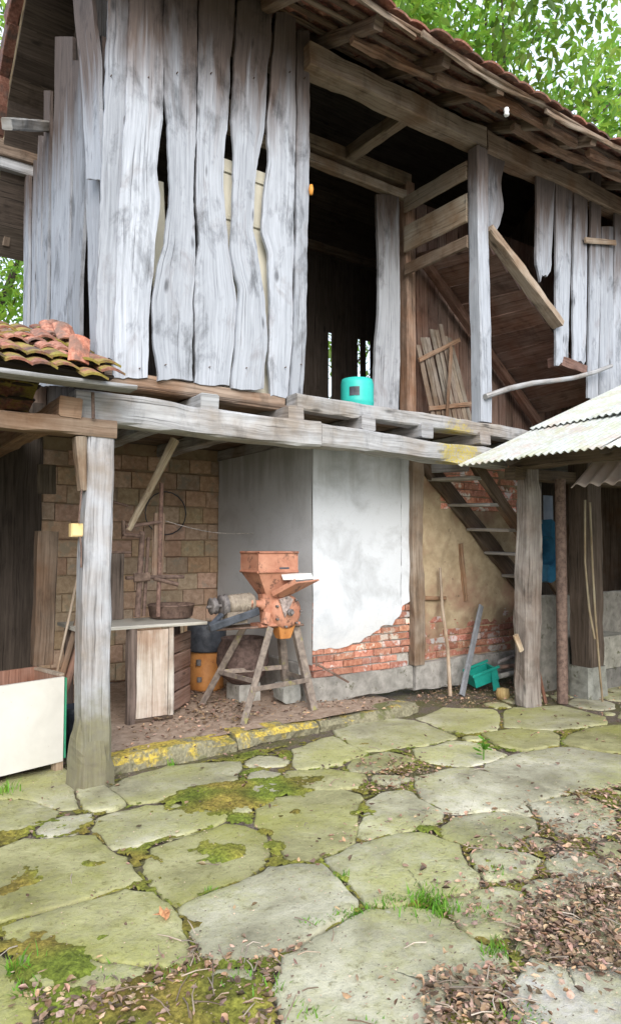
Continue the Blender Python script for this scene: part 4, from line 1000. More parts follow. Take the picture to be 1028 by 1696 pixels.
def mot(mb):
    lathe(mb, (2.86, 5.44, 1.08), [(0, 0), (.07, .0), (.085, .02), (.085, .24), (.07, .26), (0, .26)], axis=(1, .0, .05), ns=22)
    for k in range(6): lathe(mb, (2.90 + k * .035, 5.44, 1.08 + k * .0018), [(.085, 0), (.093, .004), (.093, .01), (.085, .014)], axis=(1, 0, .05), ns=22)
    beam(mb, (2.93, 5.42, .92), (2.93, 5.42, 1.02), .2, .12, rough=0)
part('motor', MOTOR, mot, mill)
def pulley(mb):
    for x_, r_ in ((2.80, .10), (2.70, .075)):
        lathe(mb, (x_, 5.44, 1.075), [(0, 0), (r_ * .5, 0), (r_, .0), (r_ * .85, .02), (r_, .04), (r_ * .5, .04), (0, .04)], axis=(1, 0, .05), ns=24)
    tube(mb, [(2.66, 5.44, 1.07), (2.9, 5.44, 1.08)], .014, 8)
part('pulley', IRON, pulley, mill)
part('belt_guard', BLACKM, lambda mb: (beam(mb, (2.62, 5.30, .90), (3.12, 5.34, 1.02), .03, .07, rough=.004), beam(mb, (2.62, 5.32, .90), (2.78, 5.40, 1.0), .05, .04, rough=.004)), mill)
LEGT = {(0, 0): (3.24, 5.32), (1, 0): (3.54, 5.36), (0, 1): (3.12, 5.58), (1, 1): (3.52, 5.58)}
LEGB = {(0, 0): G(403, 1199, mz).xy, (1, 0): G(522, 1174, mz).xy, (0, 1): G(333, 1168, mz).xy, (1, 1): Vector((3.71, 5.75))}
for k in LEGT:
    a = Vector((LEGB[k].x, LEGB[k].y, mz - .01)); b = Vector((*LEGT[k], .87))
    def leg(mb):
        d, u, v = frame(a, b, (0, 1, 0)); e = .034
        prism(mb, [a - u * e, a + u * e, b + u * e, b - u * e], v * .006, tint=(1, 1, 1)); s = u * (e if k[0] == 0 else -e)
        prism(mb, [a - s, a - s + v * .05, b - s + v * .05, b - s], u * .006, tint=(.9, .9, .9))
    part('leg', RUSTG, leg, mill)
def lp(k, t): return Vector((LEGB[k].x, LEGB[k].y, mz)).lerp(Vector((*LEGT[k], .87)), t)
for k1, k2, t in (((0, 0), (0, 1), .42), ((0, 0), (1, 0), .34), ((0, 1), (1, 1), .42), ((1, 0), (1, 1), .34)):
    part('brace', RUSTG, lambda mb: beam(mb, lp(k1, t), lp(k2, t), .012, .045, rough=0), mill)
part('base_frame', RUST, lambda mb: (beam(mb, (2.75, 5.45, .868), (3.6, 5.34, .868), .05, .02, rough=0), beam(mb, (2.80, 5.60, .868), (3.6, 5.56, .868), .05, .02, rough=0), beam(mb, (2.8, 5.44, .868), (2.8, 5.60, .868), .05, .02, rough=0)), mill)
# --- pot behind mill
g = G(415, 1118, mz); pot = T('iron_pot', 'big dark round iron pot standing under the orange mill', 'pot', g)
gp = Vector((3.32, 5.98, mz + .16))
part('bowl', RUST, lambda mb: lathe(mb, gp, [(0, 0), (.12, .0), (.22, .08), (.26, .2), (.25, .34), (.21, .42), (.22, .44), (.20, .44), (.19, .40), (.0, .38)], ns=30, tint=(.7, .7, .75)), pot)
part('support', CONC, lambda mb: beam(mb, (3.22, 6.0, mz - .02), (3.46, 6.0, mz - .02), .25, .36, rough=.01), pot)
pot.location = (3.32, 5.98, mz)
for ch in pot.children:
    d_ = Vector((3.32, 5.98, mz)) - g
    for v in ch.data.vertices: v.co -= d_
# --- grey stone blocks below mill
for (x, y, s) in ((3.63, 5.66, .17),):
    mb = MB(); beam(mb, (x, y - .1, mz + s / 2), (x, y + .1, mz + s / 2), .2, s, rough=.02, cham=.03, step=.04)
    tag(mb.build('stone_block', CONC, base=(x, y, mz)), 'grey stone block lying behind the mill stand by the plinth', 'stone')
# --- black-topped orange drum
g = G(338, 1150, mz); gy = Vector((3.25, 6.64, mz))
drum = T('stove_drum', 'small orange drum stove with a black metal collar beside the mill', 'drum', gy)
part('drum_body', ORANGE2, lambda mb: lathe(mb, gy, [(0, .0), (.175, .0), (.18, .02), (.18, .40), (0, .40)], ns=30), drum)
part('collar', BLACKM, lambda mb: lathe(mb, gy, [(.0, .401), (.20, .401), (.205, .42), (.205, .66), (.20, .68), (.185, .68), (.185, .5), (0, .5)], ns=30), drum)
part('latch', IRON, lambda mb: box(mb, gy + Vector((-.17, -.14, .27)), gy + Vector((-.13, -.10, .33))), drum)
part('latch', IRON, lambda mb: box(mb, gy + Vector((-.165, -.14, .10)), gy + Vector((-.12, -.11, .15))), drum)
# --- work table with door-panel front
tb = T('work_table', 'low timber bench with pale tin top and worn white panel front behind the post', 'bench', (2.3, 5.95, mz))
part('tabletop', WHITEP, lambda mb: beam(mb, (1.62, 5.98, .915), (2.78, 5.98, .905), .62, .028, rough=.004, tint=(.62, .6, .55)), tb)
pv = lambda x0, x1: [(x0, 5.72), (x1, 5.72)]
part('front_panel', W_CREAM, lambda mb: (beam(mb, (2.20, 5.70, .13), (2.20, 5.70, .875), .145, .022, up=(0, 1, 0), rough=.003, tint=(1.05, 1.02, 1)), beam(mb, (2.345, 5.70, .13), (2.345, 5.70, .875), .14, .022, up=(0, 1, 0), rough=.003, tint=(1.0, .95, .92))), tb)
part('side_panel', W_CREAM, lambda mb: beam(mb, (2.45, 5.72, .12), (2.45, 5.72, .89), .05, .05, up=(0, 1, 0), rough=.003, tint=(1.0, 1.0, 1.0)), tb)
part('bottom_rail', W_DARK, lambda mb: beam(mb, (2.10, 5.705, .105), (2.46, 5.705, .105), .04, .035, tint=(2, 1.8, 1.7)), tb)
part('plank_side', W_RED, lambda mb: [beam(mb, (2.50, 5.80, .2 + .17 * k), (2.80, 6.1, .2 + .17 * k), .03, .16, tint=rt(1.0, 1.3)) for k in range(4)], tb)
for (x, y) in ((2.09, 5.72), (1.70, 5.75), (1.70, 6.2), (2.70, 6.2)):
    part('leg', W_DARK, lambda mb: beam(mb, (x, y, mz - .02), (x, y, .895), .075, .075, up=(0, 1, 0), tint=(2.2, 2.1, 2.2)), tb)
# rusty tub on the bench
mb = MB(); q = Vector((2.62, 6.12, .922)); lathe(mb, q, [(0, .005), (.18, .005), (.20, .02), (.215, .12), (.225, .125), (.215, .135), (.205, .125), (.19, .02), (0, .015)], ns=30)
tag(mb.build('rusty_tub', RUST, base=q), 'shallow round rusty tub resting on the bench top', 'tub')
# --- hand press
pr = T('lever_press', 'rusty iron hand press with twin rods and long pale wooden lever on the bench', 'press', (2.35, 5.96, .922))
YPx = 5.95
c = lambda px, py, y=YPx: YP(px, py, y)
def rods(mb): tube(mb, [c(228, 1022), c(236, 880)], .026, 10); tube(mb, [c(238, 1020, 5.98), c(246, 890, 5.98)], .018, 8)
part('rod', RUST, rods, pr)
part('rod', RUST, lambda mb: tube(mb, [c(262, 1021), c(268, 800)], .02, 10, tint=(1.3, 1.2, 1.2)), pr)
part('crosshead', RUST, lambda mb: (beam(mb, c(209, 957), c(304, 955), .05, .035, rough=.004), beam(mb, c(222, 957, 5.92), c(248, 955, 5.92), .04, .08, rough=.004), tube(mb, [c(255, 958, 5.93), c(295, 968, 5.93)], .02, 8)), pr)
part('crosshead', RUST, lambda mb: (beam(mb, c(208, 873), c(268, 864), .045, .03, rough=.004), beam(mb, c(204, 885), c(232, 888), .05, .035, rough=.004), beam(mb, c(205, 862), c(205, 885), .03, .03)), pr)
part('lever', W_TAN, lambda mb: tube(mb, [c(213, 878), c(246, 815, 5.9), c(290, 728, 5.84)], [.028, .034, .045], 8, tint=(1.35, 1.32, 1.2), rough=.05), pr)
part('guide_board', W_TAN, lambda mb: beam(mb, c(260, 955, 5.97), c(264, 850, 5.97), .11, .03, up=(0, 1, 0), tint=(.9, .8, .78)), pr)
part('bracket', RUST, lambda mb: (tube(mb, [c(181, 915), c(218, 915)], .01, 6), tube(mb, [c(185, 830, 6.1), c(212, 838, 6.1)], .012, 6)), pr)
part('back_plate', W_DARK, lambda mb: beam(mb, (2.10, 6.22, .93), (2.10, 6.22, 1.55), .18, .03, up=(0, 1, 0), tint=(2.2, 2.2, 2.3)), pr)
# pale board standing at the left of the bench
mb = MB(); beam(mb, (1.93, 6.0, .93), (1.95, 6.02, 1.42), .055, .03, up=(0, 1, 0), tint=(1.3, 1.2, 1.1)); tag(mb.build('board', W_TAN, base=(1.93, 6.0, .93)), 'narrow pale board standing on the bench beside the grey post', 'board')
# wheel-shaped hoop on brick wall and wire
q = YP(275, 850, YBK - .05); mb = MB(); tube(mb, [q + Vector((math.cos(t / 20 * 6.283) * .25, 0, math.sin(t / 20 * 6.283) * .25)) for t in range(21)], .007, 6, caps=False)
tag(mb.build('iron_hoop', BLACKM, base=q), 'dark iron hoop hanging on the brown block wall', 'hoop')
mb = MB(); a, b = YP(272, 862, 5.97), YP(410, 888, 5.6) + Vector((-.02, 0, 0)); b = Vector((XC - .015, 6.6, 0)); b.z = XP(392, 884, XC).z
tube(mb, [a.lerp(b, t / 8) - Vector((0, 0, .05 * math.sin(math.pi * t / 8))) for t in range(9)], .004, 5, tint=(2.5, 2.5, 2.4))
tag(mb.build('wire', IRON, base=a), 'thin slack wire strung from the press to the grey wall', 'wire')
# --- chest (cream)
bx = T('storage_chest', 'cream painted open chest with a brown inside and green edge, cut by the left frame', 'chest', (1.0, 5.2, 0))
fa, fb = G(105, 1262, .05), G(-190, 1335, .05)
d = Vector((fb.x - fa.x, fb.y - fa.y, 0)).normalized(); bk = Vector((d.y, -d.x, 0))
if bk.y < 0: bk = -bk
bx.location = (fa.x, fa.y, 0)
top = .66; dp = .42; th = .025; Lc = 1.15
P = lambda s, t, z: Vector((fa.x, fa.y, 0)) + d * s + bk * t + Vector((0, 0, z))
def panel(mb, s0, s1, t0, t1, z0, z1, tint=(1, 1, 1)):
    o = [P(s0, t0, z0), P(s1, t0, z0), P(s1, t1, z0), P(s0, t1, z0)]; prism(mb, o, (0, 0, z1 - z0), tint)
part('front_panel', CREAMP, lambda mb: panel(mb, .008, Lc, -.012, .012, .06, top), bx)
part('side_panel', W_RED, lambda mb: panel(mb, .002, .024, .013, dp, .06, top - .002, (1.3, 1.2, 1.1)), bx)
part('side_panel', W_RED, lambda mb: panel(mb, Lc - .024, Lc - .002, .013, dp, .06, top - .002), bx)
part('back_panel', W_RED, lambda mb: panel(mb, .0, Lc, dp + .001, dp + .025, .06, top + .02, (1.3, 1.1, 1.0)), bx)
part('floor_panel', W_RED, lambda mb: panel(mb, .026, Lc - .026, .014, dp - .002, .10, .30, (1.2, 1.1, 1.0)), bx)
part('edge_strip', GREENP, lambda mb: panel(mb, -.012, .0, -.012, dp + .02, .08, top - .01), bx)
part('rim', W_TAN, lambda mb: (panel(mb, -.012, .028, .03, dp + .02, top + .001, top + .018, (1.1, 1.1, 1.1)),), bx)
for s, t in ((.03, .03), (.03, dp - .03), (Lc - .05, .03), (Lc - .05, dp - .03)):
    part('foot', W_TAN, lambda mb: panel(mb, s - .03, s + .03, t - .03, t + .03, -.01, .058, (1.2, 1.1, 1.0)), bx)
# sticks and bits leaning in the lean-to
for (a, b, r_, m, lb) in (((92, 1105), (130, 950), .012, W_TAN, 'thin pale stick leaning in the dark behind the chest'), ((100, 1110), (134, 1010), .028, W_BRN, 'thicker brown pole leaning behind the chest next to the grey post'), ((112, 1120), (140, 1040), .035, W_RED, 'short reddish pole leaning lowest behind the grey post')):
    p_, q_ = YP(*a, 5.75), YP(*b, 6.0); p_.z = min(p_.z, .5); mb = MB(); p2 = p_ + (p_ - q_).normalized() * (p_.z / max(.05, (q_ - p_).normalized().z)); tube(mb, [p2, p2.lerp(q_, .5), q_], r_, 7, rough=.1, tint=(1.1, 1.05, 1.0)); tag(mb.build('pole', m, base=p2), lb, 'pole', 'poles leaning in the lean-to')
q = YP(127, 1080, 5.55); mb = MB(); lathe(mb, (q.x, q.y, .0), [(0, 0), (.09, 0), (.11, .3), (.12, .34), (.10, .34), (.085, .02), (0, .02)], ns=18, tint=(.5, .5, .55)); tag(mb.build('bucket', BLACKM, base=(q.x, q.y, 0)), 'dark bucket tucked between chest and grey post', 'bucket')
# --- stuff along the mud wall
a, b = G(745, 1153, .0), YP(728, 940, 5.42); mb = MB(); tube(mb, [a, a.lerp(b, .35) + Vector((.02, 0, 0)), a.lerp(b, .7) - Vector((.015, 0, 0)), b], [.022, .02, .018, .014], 8, rough=.15, tint=(1.3, 1.25, 1.2))
tag(mb.build('stick', W_TAN, base=a), 'long thin grey stick leaning upright on the mud wall', 'stick')
a, b = G(764, 1152, .0), YP(796, 1003, 5.38); mb = MB(); beam(mb, a, b, .075, .03, rough=.004, up=(0, 1, 0)); tag(mb.build('plank', GREYB, base=a), 'short blue grey plank leaning in front of the green crate', 'plank')
g = G(800, 1140, .02); cr = T('plastic_crate', 'broken teal green plastic crate lying tilted at the foot of the mud wall', 'crate', g)
def crate(mb):
    ux, uy, uz = Vector((.9, -.3, .28)).normalized(), Vector((.3, .9, .1)).normalized(), Vector((-.3, 0, .95)).normalized()
    o = g + Vector((-.14, -.02, .02)); Q = lambda x, y, z: o + ux * x + uy * y + uz * z
    for s in ((0, .30, 0, .02, 0, .13), (0, .30, .20, .22, 0, .13), (0, .02, .021, .199, 0, .13), (.28, .30, .021, .199, 0, .13), (.021, .279, .021, .199, 0, .015)):
        x0, x1, y0, y1, z0, z1 = s; prism(mb, [Q(x0, y0, z0), Q(x1, y0, z0), Q(x1, y1, z0), Q(x0, y1, z0)], uz * (z1 - z0))
    prism(mb, [Q(-.02, -.02, .131), Q(.33, -.02, .131), Q(.33, -.003, .131), Q(-.02, -.003, .131)], uz * .025)
    prism(mb, [Q(-.02, .225, .131), Q(.33, .225, .131), Q(.33, .24, .131), Q(-.02, .24, .131)], uz * .025)
part('crate_body', TEALD, crate, cr)
part('crate_flap', TEAL, lambda mb: prism(mb, [g + Vector(v) for v in ((-.02, -.16, .0), (.16, -.10, .0), (.17, -.04, .17), (.02, -.10, .19))], (.006, .012, 0), (.7, .75, .7)), cr)
for i, (px, py, an, ln, r_, lb) in enumerate(((845, 1120, .1, .4, .03, 'grey pipe lying lowest in the junk under the stairs'), (843, 1108, -.1, .36, .025, 'rusty pipe lying across the junk pile under the stairs'), (838, 1096, .25, .34, .022, 'thin dark pipe on top of the junk under the stairs'))):
    q = YP(px, py, 5.2); q.z = max(q.z, r_); dv = Vector((math.cos(an), math.sin(an) * .6, math.sin(an) * .3)) * ln / 2; mb = MB(); tube(mb, [q - dv + Vector((0, 0, .03)), q + dv + Vector((0, 0, .03))], r_, 10, tint=(1.4, 1.4, 1.4)); tag(mb.build('pipe', (CONC, RUST, IRON)[i], base=q), lb, 'pipe', 'pipes piled under the stairs')
mb = MB(); q = G(832, 1150, 0.04); lathe(mb, q, [(0, -.05), (.06, -.05), (.075, 0), (.06, .06), (0, .07)], ns=16, tint=(1.6, 1.5, .9)); tag(mb.build('clay_pot', W_TAN, base=q), 'small tan pot lying by the foot of the dark shed post', 'pot')
a, b = YP(525, 1102, 5.36), YP(577, 1130, 5.30); a.z += .01; mb = MB(); beam(mb, a, b, .02, .02, rough=.003); beam(mb, a + Vector((-.01, 0, -.02)), a + Vector((-.01, 0, .07)), .018, .018, rough=0)
tag(mb.build('iron_bar', RUST, base=b), 'short rusty bent iron bar against the concrete plinth', 'iron bar')
a, b = G(903, 1165, 0), YP(885, 1085, 4.6); mb = MB(); tube(mb, [a, b], .018, 8, tint=(.9, .7, .6)); tag(mb.build('stick', W_RED, base=a), 'short red brown stick leaning against the dark shed post', 'stick')
# hoses/long rods
for (pts, lb) in ((((968, 828), (968, 930), (975, 1010), (984, 1058)), 'left one of the two long pale rods leaning in the shed'), (((976, 832), (980, 930), (985, 1020), (992, 1108)), 'right and longer one of the two long pale rods leaning in the shed')):
    mb = MB(); ps = [YP(*p_, 4.16 + .0 * i) for i, p_ in enumerate(pts)]; ps[-1] = YP(*pts[-1], 4.16); e = ps[-1] + (ps[-1] - ps[-2]); 
    if 'right' in lb: ps.append(Vector((ps[-1].x + .04, ps[-1].y, .0)))
    tube(mb, ps, .011, 8, tint=(1.0, 1.0, .85)); tag(mb.build('rod', W_TAN, base=ps[-1]), lb, 'rod', 'long rods in the tin shed')
# blue machine
bq = YP(898, 912, 4.78); bm = T('blue_machine', 'dark blue curved machine guard hanging behind the rusty pipe post', 'machine', bq)
def guard(mb):
    n = 18; vs = []
    for i in range(n + 1):
        t = -1.9 + 3.3 * i / n
        for (r_, y) in ((.25, -.1), (.26, -.1), (.26, .1), (.25, .1), (.12, .1), (.12, -.1)): vs.append(bq + Vector((math.cos(t) * r_ * .78, y, math.sin(t) * r_ * 1.35)))
    fs = [[i * 6 + k, i * 6 + (k + 1) % 6, (i + 1) * 6 + (k + 1) % 6, (i + 1) * 6 + k] for i in range(n) for k in range(6)] + [[5, 4, 3, 2, 1, 0], [n * 6 + k for k in range(6)]]
    mb.add(vs, fs)
part('guard', BLUEP, guard, bm)
part('rusty_hub', RUST, lambda mb: lathe(mb, bq + Vector((-.06, .0, 0)), [(0, 0), (.06, 0), (.07, .05), (.07, .15), (0, .15)], axis=(0, 1, 0), ns=20), bm)
part('sticker', YELLP, lambda mb: box(mb, bq + Vector((.12, -.112, -.03)), bq + Vector((.15, -.104, .02)), (1, 1.05, .6), cham=.001), bm)
part('hanger', IRON, lambda mb: tube(mb, [bq + Vector((-.02, 0, .3)), bq + Vector((-.02, 0, .9))], .012, 6), bm)
q = YP(907, 845, 4.95); mb = MB(); beam(mb, q + Vector((0, 0, -.17)), q + Vector((0, 0, .17)), .17, .015, up=(0, 1, 0), rough=0, cham=.004); tag(mb.build('blue_grey_panel', BLUEG, base=q), 'pale blue grey panel above the blue machine', 'sheet')  # flat pale blue grey panel above the blue machine
# concrete trough
q = G(1000, 1105, .03); mb = MB(); q = Vector((7.05, 4.6, 0))
prism(mb, [q + Vector(v) for v in ((-.05, -.1, .22), (.55, -.1, .22), (.62, -.1, .58), (-.08, -.1, .58))], (0, .3, 0), (.9, .9, .85)); prism(mb, [q + Vector(v) for v in ((.0, -.1, -.02), (.5, -.1, -.02), (.5, -.1, .215), (.0, -.1, .215))], (0, .28, 0), (.5, .5, .5))
tag(mb.build('feed_trough', CONC, base=q), 'grey concrete feed trough in the dark shed behind the rods', 'trough')
# --- loft things
q = YP(591, 655, 5.45); bw = abs(YP(620, 655, 5.45).x - YP(563, 655, 5.45).x) / 2
br = T('plastic_barrel', 'turquoise plastic barrel standing behind the loft sill', 'barrel', (q.x, 5.45, 2.806)); zt = YP(591, 630, 5.45).z - 2.806
br_r = .17
part('barrel_body', TEAL, lambda mb: lathe(mb, (q.x, 5.45, 2.806), [(0, 0), (br_r * .93, 0), (br_r, .03), (br_r, zt * .5), (br_r * 1.03, zt * .53), (br_r, zt * .56), (br_r, zt - .05), (br_r * .93, zt), (br_r * .8, zt), (br_r * .78, zt - .02), (0, zt - .02)], ns=36), br)
part('sticker', BLACKM, lambda mb: lathe(mb, (q.x, 5.45, 2.806), [(br_r + .004, zt * .62), (br_r + .004, zt * .80)], ns=72), br)
lab = [c_ for c_ in br.children if c_.name.startswith('sticker')][0]
me = lab.data
import bmesh
bmx = bmesh.new(); bmx.from_mesh(me)
dv = Vector((-.72, -.70, 0))
bmesh.ops.delete(bmx, geom=[f for f in bmx.faces if f.calc_center_median().xy.normalized().dot(dv.xy.normalized()) < .955], context='FACES'); bmx.to_mesh(me); bmx.free()
pa = T('slatted_pallet', 'worn grey brown slatted panel leaning on the red boards in the loft', 'slatted panel', (6.0, 5.8, 2.806))
tl, tr, brr, bl = YP(688, 572, 5.93), YP(747, 528, 5.93), YP(785, 705, 5.72), YP(716, 705, 5.72)
ns_ = 8
for i in range(ns_):
    t = (i + .5) / ns_; a_ = bl.lerp(brr, t); b_ = tl.lerp(tr, t) + Vector((0, 0, (-.02, .03, -.01, .05, .0, .03, -.16, -.22)[i])); d_ = (b_ - a_).normalized(); a_ = a_ - d_ * ((a_.z - 2.81) / d_.z)
    part('slat', W_TAN, lambda mb: beam(mb, a_, b_, .066, .018, up=(0, 1, 0), rough=.005, tint=rt(.6, 1.1)), pa)
for t in (.2, .8):
    part('batten', W_BRN, lambda mb: beam(mb, bl.lerp(tl, t) + Vector((-.03, -.03, 0)), brr.lerp(tr, t) + Vector((.03, -.03, 0)), .02, .055, up=(0, 0, 1), tint=(1.7, 1.55, 1.4)), pa)
part('batten', W_BRN, lambda mb: beam(mb, bl.lerp(brr, .25) + Vector((0, -.052, .0)), bl.lerp(tr, .72) + Vector((.03, -.052, 0)), .045, .02, up=(0, 1, 0), tint=(1.3, 1.2, 1.1)), pa)
a, b = YP(803, 657, 4.74), YP(1012, 607, 4.74); mb = MB(); tube(mb, [a.lerp(b, t / 6) + Vector((0, 0, .03 * math.sin(t * 1.1))) for t in range(7)], [.03, .032, .03, .029, .028, .027, .022], 9, rough=.12, tint=(1.0, 1.0, 1.0))
tag(mb.build('rail_pole', W_GREY, base=a), 'bare grey pole tied as a rail from the loft post to the right boards', 'pole')
q = YP(838, 186, EAVE[0] + .05); mb = MB(); lathe(mb, q, [(0, -.035), (.02, -.035), (.026, -.02), (.019, 0), (.026, .015), (.02, .04), (0, .042)], ns=16); tag(mb.build('insulator', WHITEP, base=q), 'small white ceramic insulator under the eave', 'insulator')
q = YP(515, 314, Y0 - .03); mb = MB(); lathe(mb, q, [(0, -.05), (.015, -.045), (.022, 0), (.015, .04), (0, .05)], ns=12, tint=(1.0, .55, .2)); tag(mb.build('hanging_gourd', YELLP, base=q), 'small orange bit hanging at the edge of the last plank', 'ornament')
# cream panels showing between planks
cp = T('cream_panel', 'cream painted old door stored upright behind the plank front', 'door', (2.6, 5.15, 2.806))
a, b = YP(366, 262, 5.0), YP(448, 570, 5.0)
part('door_board', CREAMP, lambda mb: beam(mb, ((a.x + b.x) / 2, 5.0, 2.81), ((a.x + b.x) / 2, 5.0, a.z), b.x - a.x, .03, up=(0, 1, 0), rough=0, tint=(1.0, .98, .88)), cp)
for z in (a.z - .1, a.z - .5, 3.2):
    part('batten', CREAMP, lambda mb: beam(mb, (a.x + .01, 4.975, z), (b.x - .01, 4.975, z), .012, .04, rough=0, tint=(.9, .88, .78)), cp)
mb = MB(); a, b = YP(276, 455, 5.12), YP(258, 300, 5.12); beam(mb, (a.x, 5.12, 2.81), (b.x + .0, 5.12, b.z), .13, .03, up=(0, 1, 0), rough=.002, tint=(1, 1, .9)); tag(mb.build('painted_board', CREAMP, base=(a.x, 5.12, 2.81)), 'cream painted board seen in the gap left of the knotty bulging plank', 'board')
# ================================================================== VEGETATION
def leaf_cloud(mb, ctr, rad, n, size, droop=.4, clumps=40, lo=.38, hi=1.5, flat=.0, wid=.46):
    ctr = Vector(ctr); rad = Vector(rad); cl = []
    for _ in range(clumps):
        while True:
            v = Vector((R.uniform(-1, 1), R.uniform(-1, 1), R.uniform(-1, 1)))
            if .25 < v.length < 1: break
        cl.append((ctr + Vector((v.x * rad.x, v.y * rad.y, v.z * rad.z)), R.uniform(.16, .36) * min(rad), R.uniform(lo, hi)))
    for _ in range(n):
        c_, r_, k = cl[R.randrange(clumps)]
        o = c_ + Vector((R.gauss(0, r_ * .6), R.gauss(0, r_ * .6), R.gauss(0, r_ * .45)))
        d = Vector((R.uniform(-1, 1), R.uniform(-1, 1), R.uniform(-1, .5) - droop)).normalized(); s = d.cross(Vector((R.uniform(-.6, .6), R.uniform(-.6, .6), 1))).normalized()
        L_ = size * R.uniform(.6, 1.25); w_ = L_ * wid; u = s.cross(d); kk = k * R.uniform(.8, 1.2); tn = (kk * R.uniform(.85, 1.25), kk, kk * R.uniform(.6, 1.1))
        mb.add([o, o + d * L_ * .45 + s * w_ * .5 + u * .01, o + d * L_, o + d * L_ * .45 - s * w_ * .5 + u * .01], [[0, 1, 2, 3]], [[(0, 0)] * 4], tn)
    return cl
def tree(label, base, h, ctr, rad, n, size, clumps, trunk_r=.2, group='trees around the barn', cat='tree', name='leafy_tree'):
    t = thing(name, label, cat, base, group); mb = MB(); cl = leaf_cloud(mb, ctr, rad, n, size, clumps=clumps); mb.build('crown', LEAF, t)
    mb = MB(); b = Vector(base); c_ = Vector(ctr)
    tube(mb, [b - Vector((0, 0, .1)), b.lerp(c_, .4) + Vector((.15, .1, 0)), c_], [trunk_r, trunk_r * .75, trunk_r * .4], 10, rough=.1)
    for k in range(min(26, len(cl))):
        e = cl[k][0]; s = b.lerp(c_, R.uniform(.55, .98)); m = s.lerp(e, .5) + Vector((R.uniform(-.2, .2), R.uniform(-.2, .2), R.uniform(.0, .35)))
        tube(mb, [s, m, e], [trunk_r * .32, trunk_r * .2, trunk_r * .06], 6)
    mb.build('trunk', BARK, t); return t
tree('tall light green broadleaf tree rising behind the right end of the roof', (12.4, 10.4, 0), 12, (11.8, 9.6, 11.2), (4.4, 3.0, 3.8), 19000, .24, 150, .22)
tree('green leafy tree showing through the left edge beside the barn gable', (2.4, 18.5, 0), 10, (3.0, 18.0, 8.6), (3.6, 3.0, 6.6), 15000, .25, 140, .2)
tree('bushy tree standing behind the barn, seen only through the rear wall gaps', (11.0, 15.0, 0), 8, (10.2, 14.5, 5.2), (4.6, 2.2, 3.8), 5000, .30, 70, .2)
# litter, moss, grass
def sample(poly_px, n, z=0.0):
    xs = [q[0] for q in poly_px]; ys = [q[1] for q in poly_px]; pv_ = [Vector(q) for q in poly_px]; out = []; tries = 0
    pw = [G(px, py, z).xy for px, py in poly_px]; x0, x1 = min(q.x for q in pw), max(q.x for q in pw); y0, y1 = min(q.y for q in pw), max(q.y for q in pw)
    while len(out) < n and tries < n * 12:
        tries += 1; p = Vector((R.uniform(x0, x1), R.uniform(y0, y1)))
        if in_poly(p, pw): out.append(p + Vector((R.gauss(0, .06), R.gauss(0, .06))) * R.choice((0, .5, 1, 2)))
    return out
def dryleaf(mb, p, z, s):
    a = R.uniform(0, 6.283); d = Vector((math.cos(a), math.sin(a), R.uniform(-.25, .35))).normalized(); sd_ = d.cross(Vector((R.uniform(-.5, .5), R.uniform(-.5, .5), 1))).normalized(); u = sd_.cross(d)
    o = Vector((p.x, p.y, z)); w_ = s * R.uniform(.12, .34); cu = s * R.uniform(-.3, .4)
    k = R.choice((R.uniform(.25, .6), R.uniform(.4, .9), R.uniform(.7, 1.3), R.uniform(1.0, 1.7))); t = (k * R.uniform(.95, 1.2), k * R.uniform(.86, .98), k * R.uniform(.66, .95))
    vs = [o - d * s * .5, o - d * s * .15 + sd_ * w_ + u * cu, o + d * s * .2 + sd_ * w_ * .8 + u * cu, o + d * s * .5 + u * cu * .6, o + d * s * .2 - sd_ * w_ * .8 + u * cu, o - d * s * .15 - sd_ * w_ + u * cu, o + u * 0]
    mb.add(vs, [[0, 1, 6], [1, 2, 6], [2, 3, 6], [3, 4, 6], [4, 5, 6], [5, 0, 6]], [[(0, 0)] * 3] * 6, t, True)
LIT = [  # (area, count, share kept on top of stones)
    ([(1040, 1300), (960, 1310), (930, 1355), (880, 1385), (845, 1400), (845, 1440), (900, 1430), (1040, 1450)], 900, .5),
    ([(1040, 1440), (900, 1470), (855, 1520), (850, 1570), (900, 1600), (960, 1620), (1040, 1615)], 1700, .8),
    ([(700, 1620), (850, 1600), (850, 1640), (880, 1710), (700, 1710)], 650, .7),
    ([(300, 1560), (400, 1575), (490, 1560), (510, 1710), (200, 1710), (150, 1650)], 520, .25),
    ([(0, 1640), (150, 1620), (250, 1640), (240, 1710), (0, 1710)], 350, .2),
    ([(590, 1260), (690, 1250), (720, 1285), (690, 1320), (600, 1310)], 420, .5),
    ([(680, 1140), (850, 1128), (860, 1165), (760, 1175), (690, 1160)], 700, .9),
    ([(520, 1390), (760, 1330), (780, 1360), (600, 1400), (520, 1425)], 200, .25),
    ([(800, 1330), (900, 1320), (870, 1400), (760, 1440), (760, 1400)], 260, .3),
    ([(700, 1440), (900, 1440), (880, 1520), (740, 1560)], 350, .3),
    ([(0, 1270), (1040, 1180), (1040, 1700), (0, 1700)], 1100, .15),
    ([(860, 1160), (1040, 1130), (1040, 1200), (880, 1190)], 120, .8),
]
